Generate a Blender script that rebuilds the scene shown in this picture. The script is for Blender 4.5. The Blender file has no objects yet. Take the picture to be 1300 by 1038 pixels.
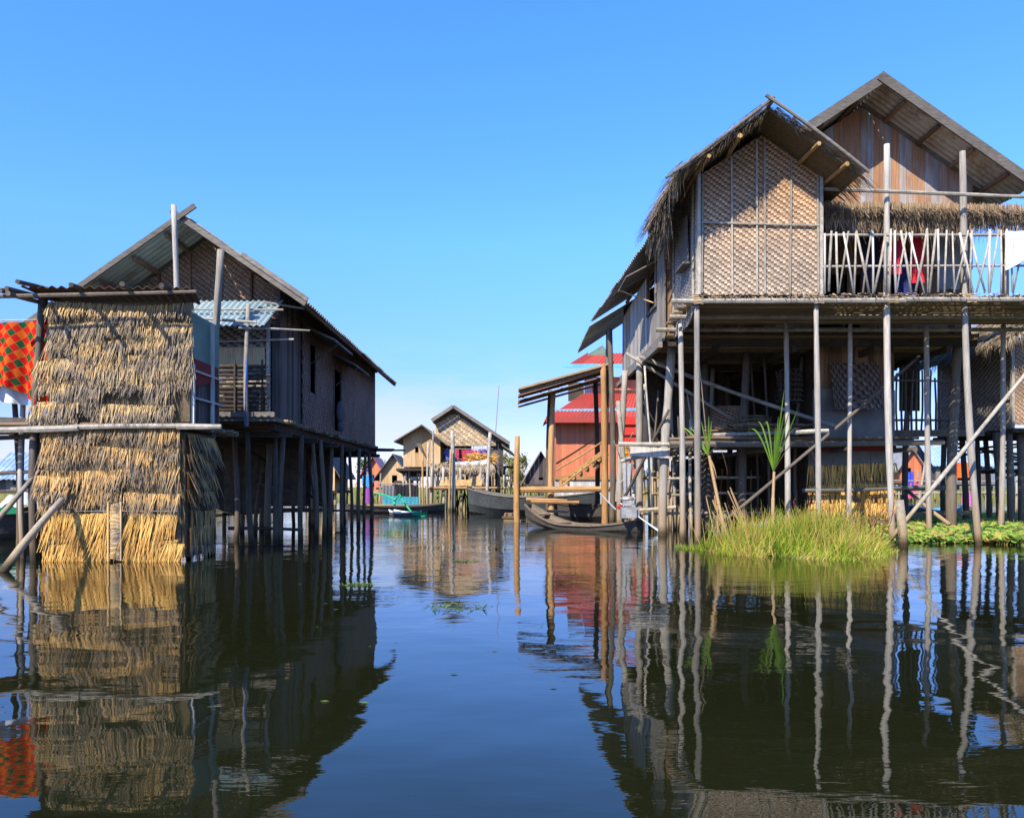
import bpy, math, random
from mathutils import Vector as V
random.seed(7)
R = math.radians
scene = bpy.context.scene
COL = scene.collection

# ------------------------------------------------------------------ camera
EYE, HOR, CX, F = 1.1, 618.0, 650.0, 1000.0
cam_d = bpy.data.cameras.new('camera')
cam = bpy.data.objects.new('camera', cam_d)
COL.objects.link(cam)
cam.location = (0, 0, EYE)
cam.rotation_euler = (R(90), 0, 0)
cam_d.sensor_width = 36.0
cam_d.lens = 36.0 * F / 1300.0
cam_d.shift_y = (HOR - 518.6) / 1300.0
cam_d.clip_start = 0.1
cam_d.clip_end = 9000
scene.camera = cam

# ------------------------------------------------------------------ light
LD = V((0.62, 1.0, -1.08)).normalized()          # direction in which sunlight travels
elev = math.asin(-LD.z)
rot = math.atan2(-LD.x, -LD.y)
world = bpy.data.worlds.new('World')
scene.world = world
world.use_nodes = True
wn, wl = world.node_tree.nodes, world.node_tree.links
wn.clear()
wout = wn.new('ShaderNodeOutputWorld')
bg = wn.new('ShaderNodeBackground')
sky = wn.new('ShaderNodeTexSky')
sky.sky_type = 'NISHITA'
sky.sun_disc = False
sky.sun_elevation = elev
sky.sun_rotation = rot
sky.air_density = 1.0
sky.dust_density = 0.1
sky.ozone_density = 2.6
sky.altitude = 900
bg.inputs['Strength'].default_value = 0.14
hs = wn.new('ShaderNodeHueSaturation')
hs.inputs['Saturation'].default_value = 1.32
hs.inputs['Hue'].default_value = 0.499
hs.inputs['Value'].default_value = 2.2
wl.new(sky.outputs[0], hs.inputs['Color'])
# clearer, slightly brighter upper air and a less white horizon
tc = wn.new('ShaderNodeTexCoord')
zs = wn.new('ShaderNodeSeparateXYZ'); wl.new(tc.outputs['Generated'], zs.inputs[0])
zr_ = wn.new('ShaderNodeValToRGB'); wl.new(zs.outputs[2], zr_.inputs[0])
ce = zr_.color_ramp.elements
while len(ce) < 6: ce.new(.5)
for e_, (p_, c_) in zip(ce, [(0, (.26,.22,.33)), (.10, (.31,.275,.42)), (.166, (.43,.38,.54)), (.296, (.72,.59,.72)), (.518, (.98,.70,.75)), (1, (.7,.55,.5))]):
    e_.position = p_; e_.color = (*c_, 1)
sm = wn.new('ShaderNodeMix'); sm.data_type = 'RGBA'; sm.blend_type = 'MULTIPLY'; sm.inputs[0].default_value = 1
wl.new(hs.outputs[0], sm.inputs[6]); wl.new(zr_.outputs[0], sm.inputs[7])
# thin clouds low over the horizon
mp = wn.new('ShaderNodeMapping'); mp.inputs['Scale'].default_value = (2.0, 2.0, 9.0)
mp.inputs['Location'].default_value = (0.35, 0.0, 0.2)
wl.new(tc.outputs['Generated'], mp.inputs['Vector'])
nz = wn.new('ShaderNodeTexNoise'); nz.inputs['Scale'].default_value = 1.6
nz.inputs['Detail'].default_value = 7; nz.inputs['Roughness'].default_value = 0.6
wl.new(mp.outputs[0], nz.inputs['Vector'])
rp = wn.new('ShaderNodeMapRange'); rp.inputs[1].default_value = 0.44; rp.inputs[2].default_value = 0.62
wl.new(nz.outputs[0], rp.inputs[0])
sp = wn.new('ShaderNodeSeparateXYZ'); wl.new(tc.outputs['Generated'], sp.inputs[0])
hm = wn.new('ShaderNodeMapRange'); hm.interpolation_type = 'SMOOTHSTEP'
hm.inputs[1].default_value = 0.03; hm.inputs[2].default_value = 0.21
hm.inputs[3].default_value = 0.85; hm.inputs[4].default_value = 0.0
wl.new(sp.outputs[2], hm.inputs[0])
mm = wn.new('ShaderNodeMath'); mm.operation = 'MULTIPLY'
wl.new(rp.outputs[0], mm.inputs[0]); wl.new(hm.outputs[0], mm.inputs[1])
mx = wn.new('ShaderNodeMix'); mx.data_type = 'RGBA'
mx.inputs[7].default_value = (3.5, 3.8, 4.25, 1)
wl.new(mm.outputs[0], mx.inputs[0]); wl.new(sm.outputs[2], mx.inputs[6])
wl.new(mx.outputs[2], bg.inputs['Color'])
wl.new(bg.outputs[0], wout.inputs['Surface'])

sun_d = bpy.data.lights.new('sun', 'SUN')
sun_d.energy = 4.9
sun_d.angle = R(0.5)
sun_d.color = (1.0, 0.90, 0.74)
sun = bpy.data.objects.new('sun', sun_d)
sun.rotation_euler = LD.to_track_quat('-Z', 'Y').to_euler()
sun.location = (-20, -30, 40)
COL.objects.link(sun)
vs = scene.view_settings
vs.view_transform = 'Standard'; vs.look = 'None'; vs.gamma = 1; vs.exposure = 0.76
scene.cycles.use_denoising = True
scene.cycles.max_bounces = 6
scene.cycles.sample_clamp_indirect = 6

# ------------------------------------------------------------------ helpers
def P(px, py, Y):            # photograph pixel at a chosen real distance -> point in metres
    return V(((px - CX) / F * Y, Y, EYE + (HOR - py) / F * Y))
def X(px, Y): return (px - CX) / F * Y
def Z(py, Y): return EYE + (HOR - py) / F * Y
def U(a, b): return random.uniform(a, b)

class MB:
    def __init__(s): s.v = []; s.f = []; s.r = []; s.t = []
    def add(s, vs, fs, r=None, t=None):
        b = len(s.v); s.v += [tuple(p) for p in vs]
        s.f += [tuple(i + b for i in q) for q in fs]
        r = random.random() if r is None else r
        s.r += [r] * len(vs)
        s.t += (list(t) if t is not None else [0.0] * len(vs))
    def box(s, x0, x1, y0, y1, z0, z1, r=None):
        s.add([(x0,y0,z0),(x1,y0,z0),(x1,y1,z0),(x0,y1,z0),(x0,y0,z1),(x1,y0,z1),(x1,y1,z1),(x0,y1,z1)],
              [(0,3,2,1),(4,5,6,7),(0,1,5,4),(1,2,6,5),(2,3,7,6),(3,0,4,7)], r)
    def prism(s, pts, off, r=None):
        n = len(pts); off = V(off)
        a = [V(p) for p in pts]; b = [p + off for p in a]
        s.add(a + b, [tuple(range(n))[::-1], tuple(range(n, 2*n))] +
              [(i, (i+1) % n, n + (i+1) % n, n + i) for i in range(n)], r)
    def beam(s, p, q, w, h, r=None, up=None):
        p, q = V(p), V(q); d = (q - p).normalized()
        up = V(up) if up else V((0,0,1))
        if abs(d.dot(up)) > .98: up = V((0,1,0))
        a = d.cross(up).normalized(); b = a.cross(d).normalized()
        a *= w/2; b *= h/2
        s.add([p-a-b, p+a-b, p+a+b, p-a+b, q-a-b, q+a-b, q+a+b, q-a+b],
              [(0,3,2,1),(4,5,6,7),(0,1,5,4),(1,2,6,5),(2,3,7,6),(3,0,4,7)], r)
    def pole(s, p, q, r0, r1=None, seg=7, bend=.012, step=.45, node=.0, r=None):
        p, q = V(p), V(q); r1 = r0 * .85 if r1 is None else r1
        L = (q - p).length; d = (q - p).normalized()
        up = V((0,0,1)) if abs(d.z) < .9 else V((0,1,0))
        a = d.cross(up).normalized(); b = a.cross(d)
        n = max(2, min(14, int(L / step)))
        ph = U(0, 6.28); am = bend * L
        rings = []; fs = []; ts = []
        ks = []
        for i in range(n + 1):
            ks.append((i / n, 1.0))
            if node and 0 < i < n: ks[-1] = (i/n - .012, 1.0); ks.append((i/n, 1 + node)); ks.append((i/n + .012, 1.0))
        for (k, m) in ks:
            c = p + d * (L * k) + a * (am * math.sin(k * 3.1 * 1.3) * math.cos(ph)) + b * (am * math.sin(k * 3.1) * math.sin(ph))
            rr = (r0 + (r1 - r0) * k) * m * (1 + (U(-.11, .11) if m == 1.0 else 0))
            for j in range(seg):
                an = 6.2832 * j / seg
                rings.append(c + (a * math.cos(an) + b * math.sin(an)) * rr); ts.append(k)
        m = len(ks)
        for i in range(m - 1):
            for j in range(seg):
                fs.append((i*seg+j, i*seg+(j+1)%seg, (i+1)*seg+(j+1)%seg, (i+1)*seg+j))
        fs.append(tuple(range(seg))[::-1]); fs.append(tuple((m-1)*seg + j for j in range(seg)))
        s.add(rings, fs, r, ts)
    def blade(s, p, d, L, w, side, sag=0.0, r=None, n=2, tip=.35):
        p, d, side = V(p), V(d).normalized(), V(side).normalized() * (w / 2)
        vs = []; fs = []; ts = []
        for i in range(n + 1):
            k = i / n
            c = p + d * (L * k) + V((0, 0, -sag * k * k))
            ww = side * (1 - (1 - tip) * k)
            vs += [c - ww, c + ww]; ts += [k, k]
        for i in range(n): fs.append((2*i, 2*i+1, 2*i+3, 2*i+2))
        s.add(vs, fs, r, ts)
    def grid(s, fn, nu, nv, r=None):      # fn(u, v) -> point
        vs = []; ts = []
        for i in range(nu + 1):
            for j in range(nv + 1):
                vs.append(fn(i/nu, j/nv)); ts.append(j/nv)
        fs = [(i*(nv+1)+j, (i+1)*(nv+1)+j, (i+1)*(nv+1)+j+1, i*(nv+1)+j+1) for i in range(nu) for j in range(nv)]
        s.add(vs, fs, r, ts)
        return nu, nv
    def ball(s, c, r, sx=1, sy=1, sz=1, n=8, rr=None):
        vs = []; fs = []
        for i in range(n + 1):
            th = math.pi * i / n
            for j in range(n*2):
                ph = math.pi * j / n
                vs.append((c[0]+r*sx*math.sin(th)*math.cos(ph), c[1]+r*sy*math.sin(th)*math.sin(ph), c[2]+r*sz*math.cos(th)))
        for i in range(n):
            for j in range(2*n):
                fs.append((i*2*n+j, (i+1)*2*n+j, (i+1)*2*n+(j+1)%(2*n), i*2*n+(j+1)%(2*n)))
        s.add(vs, fs, rr)
    def build(s, name, mat, parent=None, smooth=False, uv=None, label=None):
        o3 = V((0,0,0))
        if parent is not None:
            q = parent
            while q is not None: o3 += q.location; q = q.parent
        me = bpy.data.meshes.new(name)
        me.from_pydata([(p[0]-o3.x, p[1]-o3.y, p[2]-o3.z) for p in s.v], [], s.f)
        for nm, dat in (('rnd', s.r), ('t', s.t)):
            at = me.attributes.new(nm, 'FLOAT', 'POINT'); at.data.foreach_set('value', dat)
        if uv:
            nu, nv, ku, kv = uv
            lay = me.uv_layers.new(name='UVMap')
            for lp in me.loops:
                i, j = divmod(lp.vertex_index, nv + 1)
                lay.data[lp.index].uv = (i/nu*ku, j/nv*kv)
        if smooth: me.polygons.foreach_set('use_smooth', [True]*len(me.polygons))
        me.materials.append(mat)
        ob = bpy.data.objects.new(name, me)
        if parent is not None: ob.parent = parent
        COL.objects.link(ob)
        if label: ob['label'] = label
        return ob

def tag(o, label, cat, group=None):
    o['label'] = label; o['category'] = cat
    if group: o['group'] = group
    return o
def thing(name, loc, label, cat, group=None):
    o = bpy.data.objects.new(name, None); o.empty_display_size = .3
    o.location = loc; COL.objects.link(o)
    return tag(o, label, cat, group)
def own(mb, name, mat, label, cat, group=None, **k):   # a thing that is one mesh, origin at its lowest middle
    xs = [p[0] for p in mb.v]; ys = [p[1] for p in mb.v]; zs = [p[2] for p in mb.v]
    c = V(((min(xs)+max(xs))/2, (min(ys)+max(ys))/2, min(zs)))
    mb.v = [(p[0]-c.x, p[1]-c.y, p[2]-c.z) for p in mb.v]
    o = mb.build(name, mat, None, **k); o.location = c
    return tag(o, label, cat, group)

# ------------------------------------------------------------------ materials
class NT:
    def __init__(s, name):
        s.m = bpy.data.materials.new(name); s.m.use_nodes = True
        s.n, s.l = s.m.node_tree.nodes, s.m.node_tree.links
        s.b = s.n['Principled BSDF']
    def new(s, t, **k):
        x = s.n.new(t)
        for a, v in k.items(): setattr(x, a, v)
        return x
    def link(s, a, b): s.l.new(a, b)
    def inp(s, sock, v):
        if hasattr(v, 'is_output') or isinstance(v, bpy.types.NodeSocket): s.l.new(v, sock)
        else: sock.default_value = v
    def math(s, op, a, b=0.0, c=None, clamp=False):
        x = s.new('ShaderNodeMath', operation=op, use_clamp=clamp)
        s.inp(x.inputs[0], a); s.inp(x.inputs[1], b)
        if c is not None: s.inp(x.inputs[2], c)
        return x.outputs[0]
    def attr(s, nm):
        return s.new('ShaderNodeAttribute', attribute_name=nm).outputs['Fac']
    def coord(s, scale=(1,1,1), out='Object'):
        t = s.new('ShaderNodeTexCoord'); m = s.new('ShaderNodeMapping')
        s.link(t.outputs[out], m.inputs[0]); m.inputs['Scale'].default_value = scale
        return m.outputs[0]
    def noise(s, vec, scale=1, detail=4, rough=.6, dist=0):
        x = s.new('ShaderNodeTexNoise'); s.link(vec, x.inputs['Vector'])
        x.inputs['Scale'].default_value = scale; x.inputs['Detail'].default_value = detail
        x.inputs['Roughness'].default_value = rough; x.inputs['Distortion'].default_value = dist
        return x.outputs[0]
    def mr(s, v, a, b, c=0.0, d=1.0, smooth=False):
        x = s.new('ShaderNodeMapRange')
        if smooth: x.interpolation_type = 'SMOOTHSTEP'
        s.inp(x.inputs[0], v)
        for i, k in enumerate((a, b, c, d)): x.inputs[i+1].default_value = k
        return x.outputs[0]
    def ramp(s, v, stops):
        x = s.new('ShaderNodeValToRGB'); s.inp(x.inputs[0], v)
        e = x.color_ramp.elements
        while len(e) < len(stops): e.new(.5)
        for el, (p, c) in zip(e, stops): el.position = p; el.color = (*c, 1)
        return x.outputs[0]
    def mix(s, f, a, b, mode='MIX'):
        x = s.new('ShaderNodeMix', data_type='RGBA', blend_type=mode)
        s.inp(x.inputs[0], f)
        for i, c in ((6, a), (7, b)):
            if isinstance(c, tuple): x.inputs[i].default_value = (*c, 1) if len(c) == 3 else c
            else: s.link(c, x.inputs[i])
        return x.outputs[2]
    def bump(s, h, dist=.01, strength=1.0):
        x = s.new('ShaderNodeBump'); x.inputs['Strength'].default_value = strength
        x.inputs['Distance'].default_value = dist; s.link(h, x.inputs['Height'])
        s.link(x.outputs[0], s.b.inputs['Normal'])
    def done(s, col, rough=.85, spec=.25, metal=0.0):
        s.inp(s.b.inputs['Base Color'], col if not isinstance(col, tuple) else (*col, 1))
        s.inp(s.b.inputs['Roughness'], rough)
        s.b.inputs['Specular IOR Level'].default_value = spec
        s.b.inputs['Metallic'].default_value = metal
        return s.m

def wood(name, c1, c2, grain=(9,9,.7), stain=None, vary=.55, bump=.004, rough=.85):
    t = NT(name)
    g = t.noise(t.coord(grain), 3, 6, .7, .3)
    big = t.noise(t.coord((1,1,1)), 1.4, 3)
    f = t.math('ADD', t.math('MULTIPLY', t.attr('rnd'), vary), t.math('MULTIPLY', big, 1.25 - vary))
    f = t.math('SUBTRACT', f, .1)
    col = t.ramp(f, [(.15, c1), (.85, c2)])
    k = t.mr(g, .3, .7, .55, 1.25)
    col = t.mix(1.0, col, k, 'MULTIPLY')
    if stain:
        geo = t.new('ShaderNodeNewGeometry'); sz = t.new('ShaderNodeSeparateXYZ'); t.link(geo.outputs['Position'], sz.inputs[0])
        z = t.math('ADD', sz.outputs[2], t.math('MULTIPLY', big, -1.3))
        col = t.mix(t.mr(z, -.5, .5, .85, 0), col, stain)
        wet = t.mr(t.math('ADD', sz.outputs[2], t.math('MULTIPLY', g, -.16)), -.02, .16, .85, 0)
        col = t.mix(wet, col, (.025, .02, .012))
    t.bump(g, bump)
    return t.done(col, rough, .2)

def cmul(c, k): return tuple(x*k for x in c)
M = {}
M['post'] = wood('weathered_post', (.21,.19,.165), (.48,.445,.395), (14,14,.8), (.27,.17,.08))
M['post_dark'] = wood('brown_shade_post', (.07,.058,.046), (.19,.16,.13), (14,14,.8), (.13,.09,.05))  # dark wood, taken darker still to deepen the shade on the stilts
M['pole'] = wood('grey_bamboo', (.24,.215,.18), (.50,.46,.39), (3,3,3), (.3,.21,.1))
M['bamboo'] = wood('yellow_bamboo', (.36,.21,.085), (.60,.41,.19), (3,3,3), (.3,.19,.08))
M['timber'] = wood('orange_timber', (.36,.19,.075), (.55,.33,.15), (12,12,.8))
M['timber_h'] = wood('orange_timber_lying', (.33,.17,.07), (.55,.33,.15), (.8,6,12))
M['board'] = wood('grey_board', (.10,.09,.08), (.25,.225,.195), (2,2,9))
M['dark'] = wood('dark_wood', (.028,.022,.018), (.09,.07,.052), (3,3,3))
M['plank'] = wood('weathered_plank', (.22,.185,.15), (.47,.44,.40), (13,13,.6), vary=.8)
M['plank_brown'] = wood('brown_plank', (.13,.07,.04), (.30,.185,.11), (13,13,.5), vary=.8)
M['plank_tan'] = wood('tan_plank', (.42,.27,.13), (.62,.43,.24), (13,13,.5), vary=.8)
M['plank_pale'] = wood('pale_plank', (.38,.36,.34), (.60,.58,.55), (10,10,.6), vary=.8)
M['plank_black'] = wood('purple_grey_shade_plank', (.055,.046,.046), (.145,.12,.115), (13,13,.5), vary=.8)  # plank colour lowered so shaded walls read deeper
M['deck'] = wood('deck_slats', (.15,.10,.06), (.34,.25,.16), (.7,9,9), vary=.9)
M['boat'] = wood('boat_hull', (.045,.04,.038), (.11,.10,.09), (1,8,8))
M['boat_deck'] = wood('boat_deck', (.12,.095,.07), (.24,.19,.14), (1,8,8))
M['hull_grey'] = wood('slate_hull', (.035,.042,.045), (.075,.085,.09), (.6,4,6), vary=.4)

def gable_planks():
    # grey, rain-washed lower boards, redder boards in the sheltered peak
    t = NT('gable_plank')
    g = t.noise(t.coord((13,13,.5)), 3, 6, .7, .3)
    r = t.attr('rnd')
    grey = t.ramp(r, [(0, (.30,.285,.275)), (1, (.50,.48,.46))])
    red = t.ramp(r, [(0, (.22,.105,.05)), (1, (.40,.22,.12))])
    m = t.noise(t.coord((1.1,1,.35)), 1.2, 3)
    col = t.mix(t.mr(t.math('ADD', m, t.math('MULTIPLY', r, .35)), .55, .75), grey, red)
    col = t.mix(1.0, col, t.mr(g, .3, .7, .6, 1.2), 'MULTIPLY')
    t.bump(g, .004)
    return t.done(col, .85, .2)
M['gable_plank'] = gable_planks()

def thatch(name, top, mid, tip, soil=.0):
    t = NT(name)
    tt = t.attr('t'); r = t.attr('rnd')
    n = t.noise(t.coord((1.5,1.5,2.5)), 1.6, 3)
    f = t.math('ADD', t.math('MULTIPLY', tt, .6), t.math('MULTIPLY', t.math('SUBTRACT', n, .5), 2.0))
    f = t.math('ADD', f, t.math('MULTIPLY', t.math('SUBTRACT', r, .5), .5))
    col = t.ramp(f, [(.0, top), (.32, mid), (.7, tip), (1.0, cmul(tip, .7))])
    k = t.mr(t.math('FRACT', t.math('MULTIPLY', r, 17.3)), 0, 1, .55, 1.3)
    col = t.mix(1.0, col, k, 'MULTIPLY')
    return t.done(col, .9, .15)
M['thatch'] = thatch('grey_thatch', (.58,.39,.17), (.35,.27,.175), (.19,.158,.13))
M['thatch_gold'] = thatch('golden_thatch', (.70,.42,.12), (.68,.40,.115), (.54,.29,.08))
M['thatch_mix'] = thatch('brown_gold_thatch', (.56,.34,.13), (.37,.25,.13), (.20,.16,.12))
M['thatch_roof'] = thatch('roof_thatch', (.40,.31,.20), (.30,.24,.17), (.22,.18,.14))
M['thatch_back'] = wood('thatch_backing', (.10,.075,.045), (.22,.16,.09), (6,6,6))

def weave(name, light, mid, darkc, warm=None, su=.07, sv=.045, z0=5.2, z1=7.2, warm_amt=.8):
    t = NT(name)
    co = t.new('ShaderNodeTexCoord'); sx = t.new('ShaderNodeSeparateXYZ'); t.link(co.outputs['Object'], sx.inputs[0])
    dn = t.noise(t.coord((1,1,1)), 2.5, 2)
    u = t.math('DIVIDE', t.math('ADD', sx.outputs[0], sx.outputs[1]), su)
    u = t.math('ADD', u, t.math('MULTIPLY', dn, .9))
    v = t.math('DIVIDE', sx.outputs[2], sv)
    v = t.math('ADD', v, t.math('MULTIPLY', dn, 1.2))
    fu, fv = t.math('FLOOR', u), t.math('FLOOR', v)
    md = t.math('FLOORED_MODULO', t.math('ADD', fu, fv), 3.0)
    cv = t.new('ShaderNodeCombineXYZ'); t.link(fu, cv.inputs[0]); t.link(fv, cv.inputs[1])
    wh = t.new('ShaderNodeTexWhiteNoise', noise_dimensions='3D'); t.link(cv.outputs[0], wh.inputs[0])
    is_l = t.math('LESS_THAN', md, .5); is_m = t.math('LESS_THAN', md, 1.5)
    col = t.mix(is_l, t.mix(is_m, darkc, mid), light)
    # strand edges: darker gaps
    eu = t.math('PINGPONG', u, .5); ev = t.math('PINGPONG', v, .5)
    ed = t.math('MINIMUM', t.math('MULTIPLY', eu, 2.2), t.math('MULTIPLY', ev, 1.6))
    gap = t.mr(ed, 0, .22, .62, 1.0)
    col = t.mix(1.0, col, gap, 'MULTIPLY')
    col = t.mix(1.0, col, t.mr(wh.outputs[0], 0, 1, .72, 1.2), 'MULTIPLY')
    big = t.noise(t.coord((.8,.8,.8)), 1.1, 4)
    col = t.mix(1.0, col, t.mr(big, .32, .68, .66, 1.18), 'MULTIPLY')
    if warm:
        geo = t.new('ShaderNodeNewGeometry'); sz = t.new('ShaderNodeSeparateXYZ'); t.link(geo.outputs['Position'], sz.inputs[0])
        wz = t.math('ADD', sz.outputs[2], t.math('MULTIPLY', big, 1.2))
        col = t.mix(t.mr(wz, z0, z1, 0, warm_amt), col, t.mix(1.0, col, warm, 'MULTIPLY'))
    t.bump(t.math('ADD', gap, t.math('MULTIPLY', md, .3)), .006)
    return t.done(col, .75, .25)
M['weave'] = weave('woven_bamboo', (.64,.545,.44), (.46,.355,.255), (.20,.12,.07), (1.0,.70,.42), z0=5.7, z1=7.6, su=.055, sv=.038)
M['weave_grey'] = weave('grey_woven_bamboo', (.46,.42,.38), (.34,.30,.26), (.13,.105,.085))
M['weave_brown'] = weave('brown_woven_bamboo', (.42,.30,.20), (.34,.22,.14), (.19,.115,.07), su=.045, sv=.035)
M['weave_dark'] = weave('dark_shade_woven_bamboo', (.22,.165,.135), (.155,.112,.092), (.06,.042,.034), (1.0,.68,.5), su=.05, sv=.1, z0=4.2, z1=5.4)  # brown weave with extra shade mixed into its colours for the unlit side wall

M['weave_tan'] = weave('tan_matting', (.56,.44,.29), (.47,.36,.22), (.32,.22,.13), su=.12, sv=.09)
M['thatch_awn'] = thatch('brown_awning_thatch', (.33,.235,.145), (.27,.195,.12), (.21,.155,.10))
def metal(name, base, rust, amt=.5, rough=.5, met=.35):
    t = NT(name)
    n = t.noise(t.coord((1.4,1.4,1.4)), 1.3, 6, .65); n2 = t.noise(t.coord((6,6,1.2)), 1.5, 4)
    f = t.math('ADD', t.math('MULTIPLY', n, .75), t.math('MULTIPLY', n2, .35))
    col = t.mix(t.mr(f, .62-amt*.2, .72), tuple(base), tuple(rust))
    col = t.mix(1.0, col, t.mr(t.attr('rnd'), 0, 1, .8, 1.15), 'MULTIPLY')
    return t.done(col, rough, .4, met)
M['iron'] = metal('corrugated_iron', (.42,.42,.40), (.22,.14,.09), .45)
M['iron_under'] = metal('iron_greenish', (.40,.47,.43), (.25,.2,.15), .3)
M['iron_blue'] = metal('pale_blue_iron', (.25,.35,.40), (.36,.36,.34), .25, .5, .1)
M['iron_rust'] = metal('rusty_iron', (.12,.07,.045), (.07,.04,.03), .6, .8, 0)
M['iron_roofblue'] = metal('blue_roof_sheet', (.22,.33,.52), (.5,.55,.62), .3, .5, 0)
M['roof_red'] = metal('red_roof_sheet', (.43,.06,.04), (.28,.07,.05), .3, .45, 0)
M['wall_red'] = metal('salmon_sheet', (.55,.17,.075), (.48,.15,.09), .3, .6, 0)

def plain(name, c, rough=.7, spec=.3, amt=.25, sc=3, met=0):
    t = NT(name)
    n = t.noise(t.coord((1,1,1)), sc, 5)
    col = t.mix(1.0, tuple(c), t.mr(n, .3, .7, 1-amt, 1+amt*.6), 'MULTIPLY')
    return t.done(col, rough, spec, met)
M['white_paint'] = plain('white_paint', (.72,.72,.70))
M['blue_trim'] = plain('light_blue_paint', (.13,.42,.62))
M['green_paint'] = plain('green_paint', (.03,.36,.16))
M['green_net'] = plain('green_frame_paint', (.02,.42,.17))
M['red_paint'] = plain('red_paint', (.62,.035,.02))
M['yellow'] = plain('yellow_plastic', (.75,.42,.02))
M['teal'] = plain('teal_tarp', (.04,.26,.34), .6)
M['plastic_grey'] = plain('grey_plastic_sheet', (.13,.122,.105), .45, .5, .4, 2)
M['tarp_white'] = plain('white_tarp', (.55,.57,.60), .6)
M['sheet_green'] = plain('faded_green_sheet', (.13,.22,.18), .6)
M['maroon'] = plain('maroon_cloth', (.20,.03,.03), .9)
M['engine'] = plain('engine_metal', (.42,.42,.42), .4, .5, .4, 8, .4)
M['shaft'] = plain('painted_steel_shaft', (.35,.44,.52), .4, .5, .2, 6, .3)
M['skin'] = plain('skin', (.36,.20,.13), .6)
M['hair'] = plain('black_hair', (.02,.016,.014), .5)
def cloth(c): 
    k = 'cloth_%02x%02x%02x' % tuple(int(x*255) for x in c)
    if k not in M: M[k] = plain('cloth_' + str(len(M)), c, .95, .1, .2, 9)
    return M[k]

def tartan():
    t = NT('red_check_blanket')
    uv = t.new('ShaderNodeTexCoord'); mp = t.new('ShaderNodeMapping'); t.link(uv.outputs['UV'], mp.inputs[0])
    mp.inputs['Rotation'].default_value = (0, 0, R(38))
    s = t.new('ShaderNodeSeparateXYZ'); t.link(mp.outputs[0], s.inputs[0])
    u, v = s.outputs[0], s.outputs[1]
    iu, iv = t.math('FLOOR', u), t.math('FLOOR', v)
    par = t.math('FLOORED_MODULO', t.math('ADD', iu, iv), 2.0)
    pu = t.math('FLOORED_MODULO', iu, 2.0)
    sq = t.mix(pu, (.015,.07,.025), (.48,.09,.01))
    col = t.mix(par, (.42,.010,.008), sq)
    ln = t.math('MINIMUM', t.math('PINGPONG', u, .5), t.math('PINGPONG', v, .5))
    col = t.mix(t.math('LESS_THAN', ln, .03), col, (.45,.12,.02))
    return t.done(col, .95, .1)
M['tartan'] = tartan()

def leafm(name, stops, tr=.35):
    t = NT(name)
    r = t.attr('rnd'); n = t.noise(t.coord((1,1,1)), 2.2, 3)
    f = t.math('ADD', t.math('MULTIPLY', r, .6), t.math('MULTIPLY', n, .4))
    col = t.ramp(f, stops)
    t.done(col, .55, .3)
    tb = t.new('ShaderNodeBsdfTranslucent'); t.link(col, tb.inputs[0])
    ms = t.new('ShaderNodeMixShader'); ms.inputs[0].default_value = tr
    out = t.n['Material Output']
    t.link(t.b.outputs[0], ms.inputs[1]); t.link(tb.outputs[0], ms.inputs[2]); t.link(ms.outputs[0], out.inputs[0])
    return t.m
M['grass'] = leafm('tall_grass', [(.2,(.08,.17,.015)),(.38,(.26,.38,.03)),(.53,(.50,.54,.06)),(.68,(.62,.55,.13)),(.84,(.40,.18,.08))])
M['hyacinth'] = leafm('water_hyacinth', [(.2,(.06,.15,.02)),(.42,(.20,.36,.05)),(.6,(.40,.48,.10)),(.75,(.46,.30,.10))])
M['leaf'] = leafm('cane_leaf', [(.1,(.16,.33,.03)),(.6,(.28,.46,.06)),(1,(.4,.5,.1))])
M['dryleaf'] = leafm('dry_leaf', [(.1,(.42,.25,.12)),(.9,(.6,.42,.22))], .2)
M['bush'] = leafm('bush_leaf', [(.1,(.05,.11,.02)),(.5,(.12,.20,.04)),(.9,(.24,.30,.07))])
M['reed'] = leafm('far_reeds', [(.1,(.16,.20,.05)),(.5,(.30,.30,.09)),(.9,(.42,.36,.14))])

# ------------------------------------------------------------------ setting: water, shore, hills
def water():
    t = NT('lake_water')
    co = t.coord((1.0, 1.0, 1), 'Object')
    n1 = t.noise(co, 1.15, 2, .45)
    n2 = t.noise(t.coord((1.0, 3.4, 1)), 2.6, 3, .55)
    n3 = t.noise(t.coord((1.0, 2.2, 1)), 9, 2, .5)
    patch = t.mr(t.noise(t.coord((.12,.3,1)), 1, 2), .38, .62, .25, 1.0)
    sx = t.new('ShaderNodeSeparateXYZ'); t.link(co, sx.inputs[0])      # calmer water close to this bank
    patch = t.math('MULTIPLY', patch, t.mr(sx.outputs[1], 5, 16, .16, 1.0))
    h = t.math('ADD', t.math('MULTIPLY', n1, .50), t.math('MULTIPLY', t.math('MULTIPLY', n2, patch), .32))
    h = t.math('ADD', h, t.math('MULTIPLY', t.math('MULTIPLY', n3, patch), .012))
    t.bump(h, .020)
    t.b.inputs['IOR'].default_value = 1.42
    return t.done((.009,.011,.004), .008, .5)
mb = MB(); mb.add([(-3000,-200,0),(3000,-200,0),(3000,5000,0),(-3000,5000,0)], [(0,1,2,3)], 0)
o = mb.build('water', water()); o['kind'] = 'structure'
t = NT('lake_shore'); n = t.noise(t.coord((1,1,1)), .2, 4)
shore_m = t.done(t.ramp(n, [(.3,(.07,.10,.03)),(.7,(.17,.17,.07))]), .95, .1)
mb = MB()
def shore(u, v):
    x = -500 + 1000*u; y = 120 + 260*v
    return (x, y + 14*math.sin(x*.02) , -.2 + min(v, .3)*3.2 + .35*math.sin(x*.11+v*9))
mb.grid(shore, 80, 8)
o = mb.build('shore', shore_m); o['kind'] = 'structure'
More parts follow.
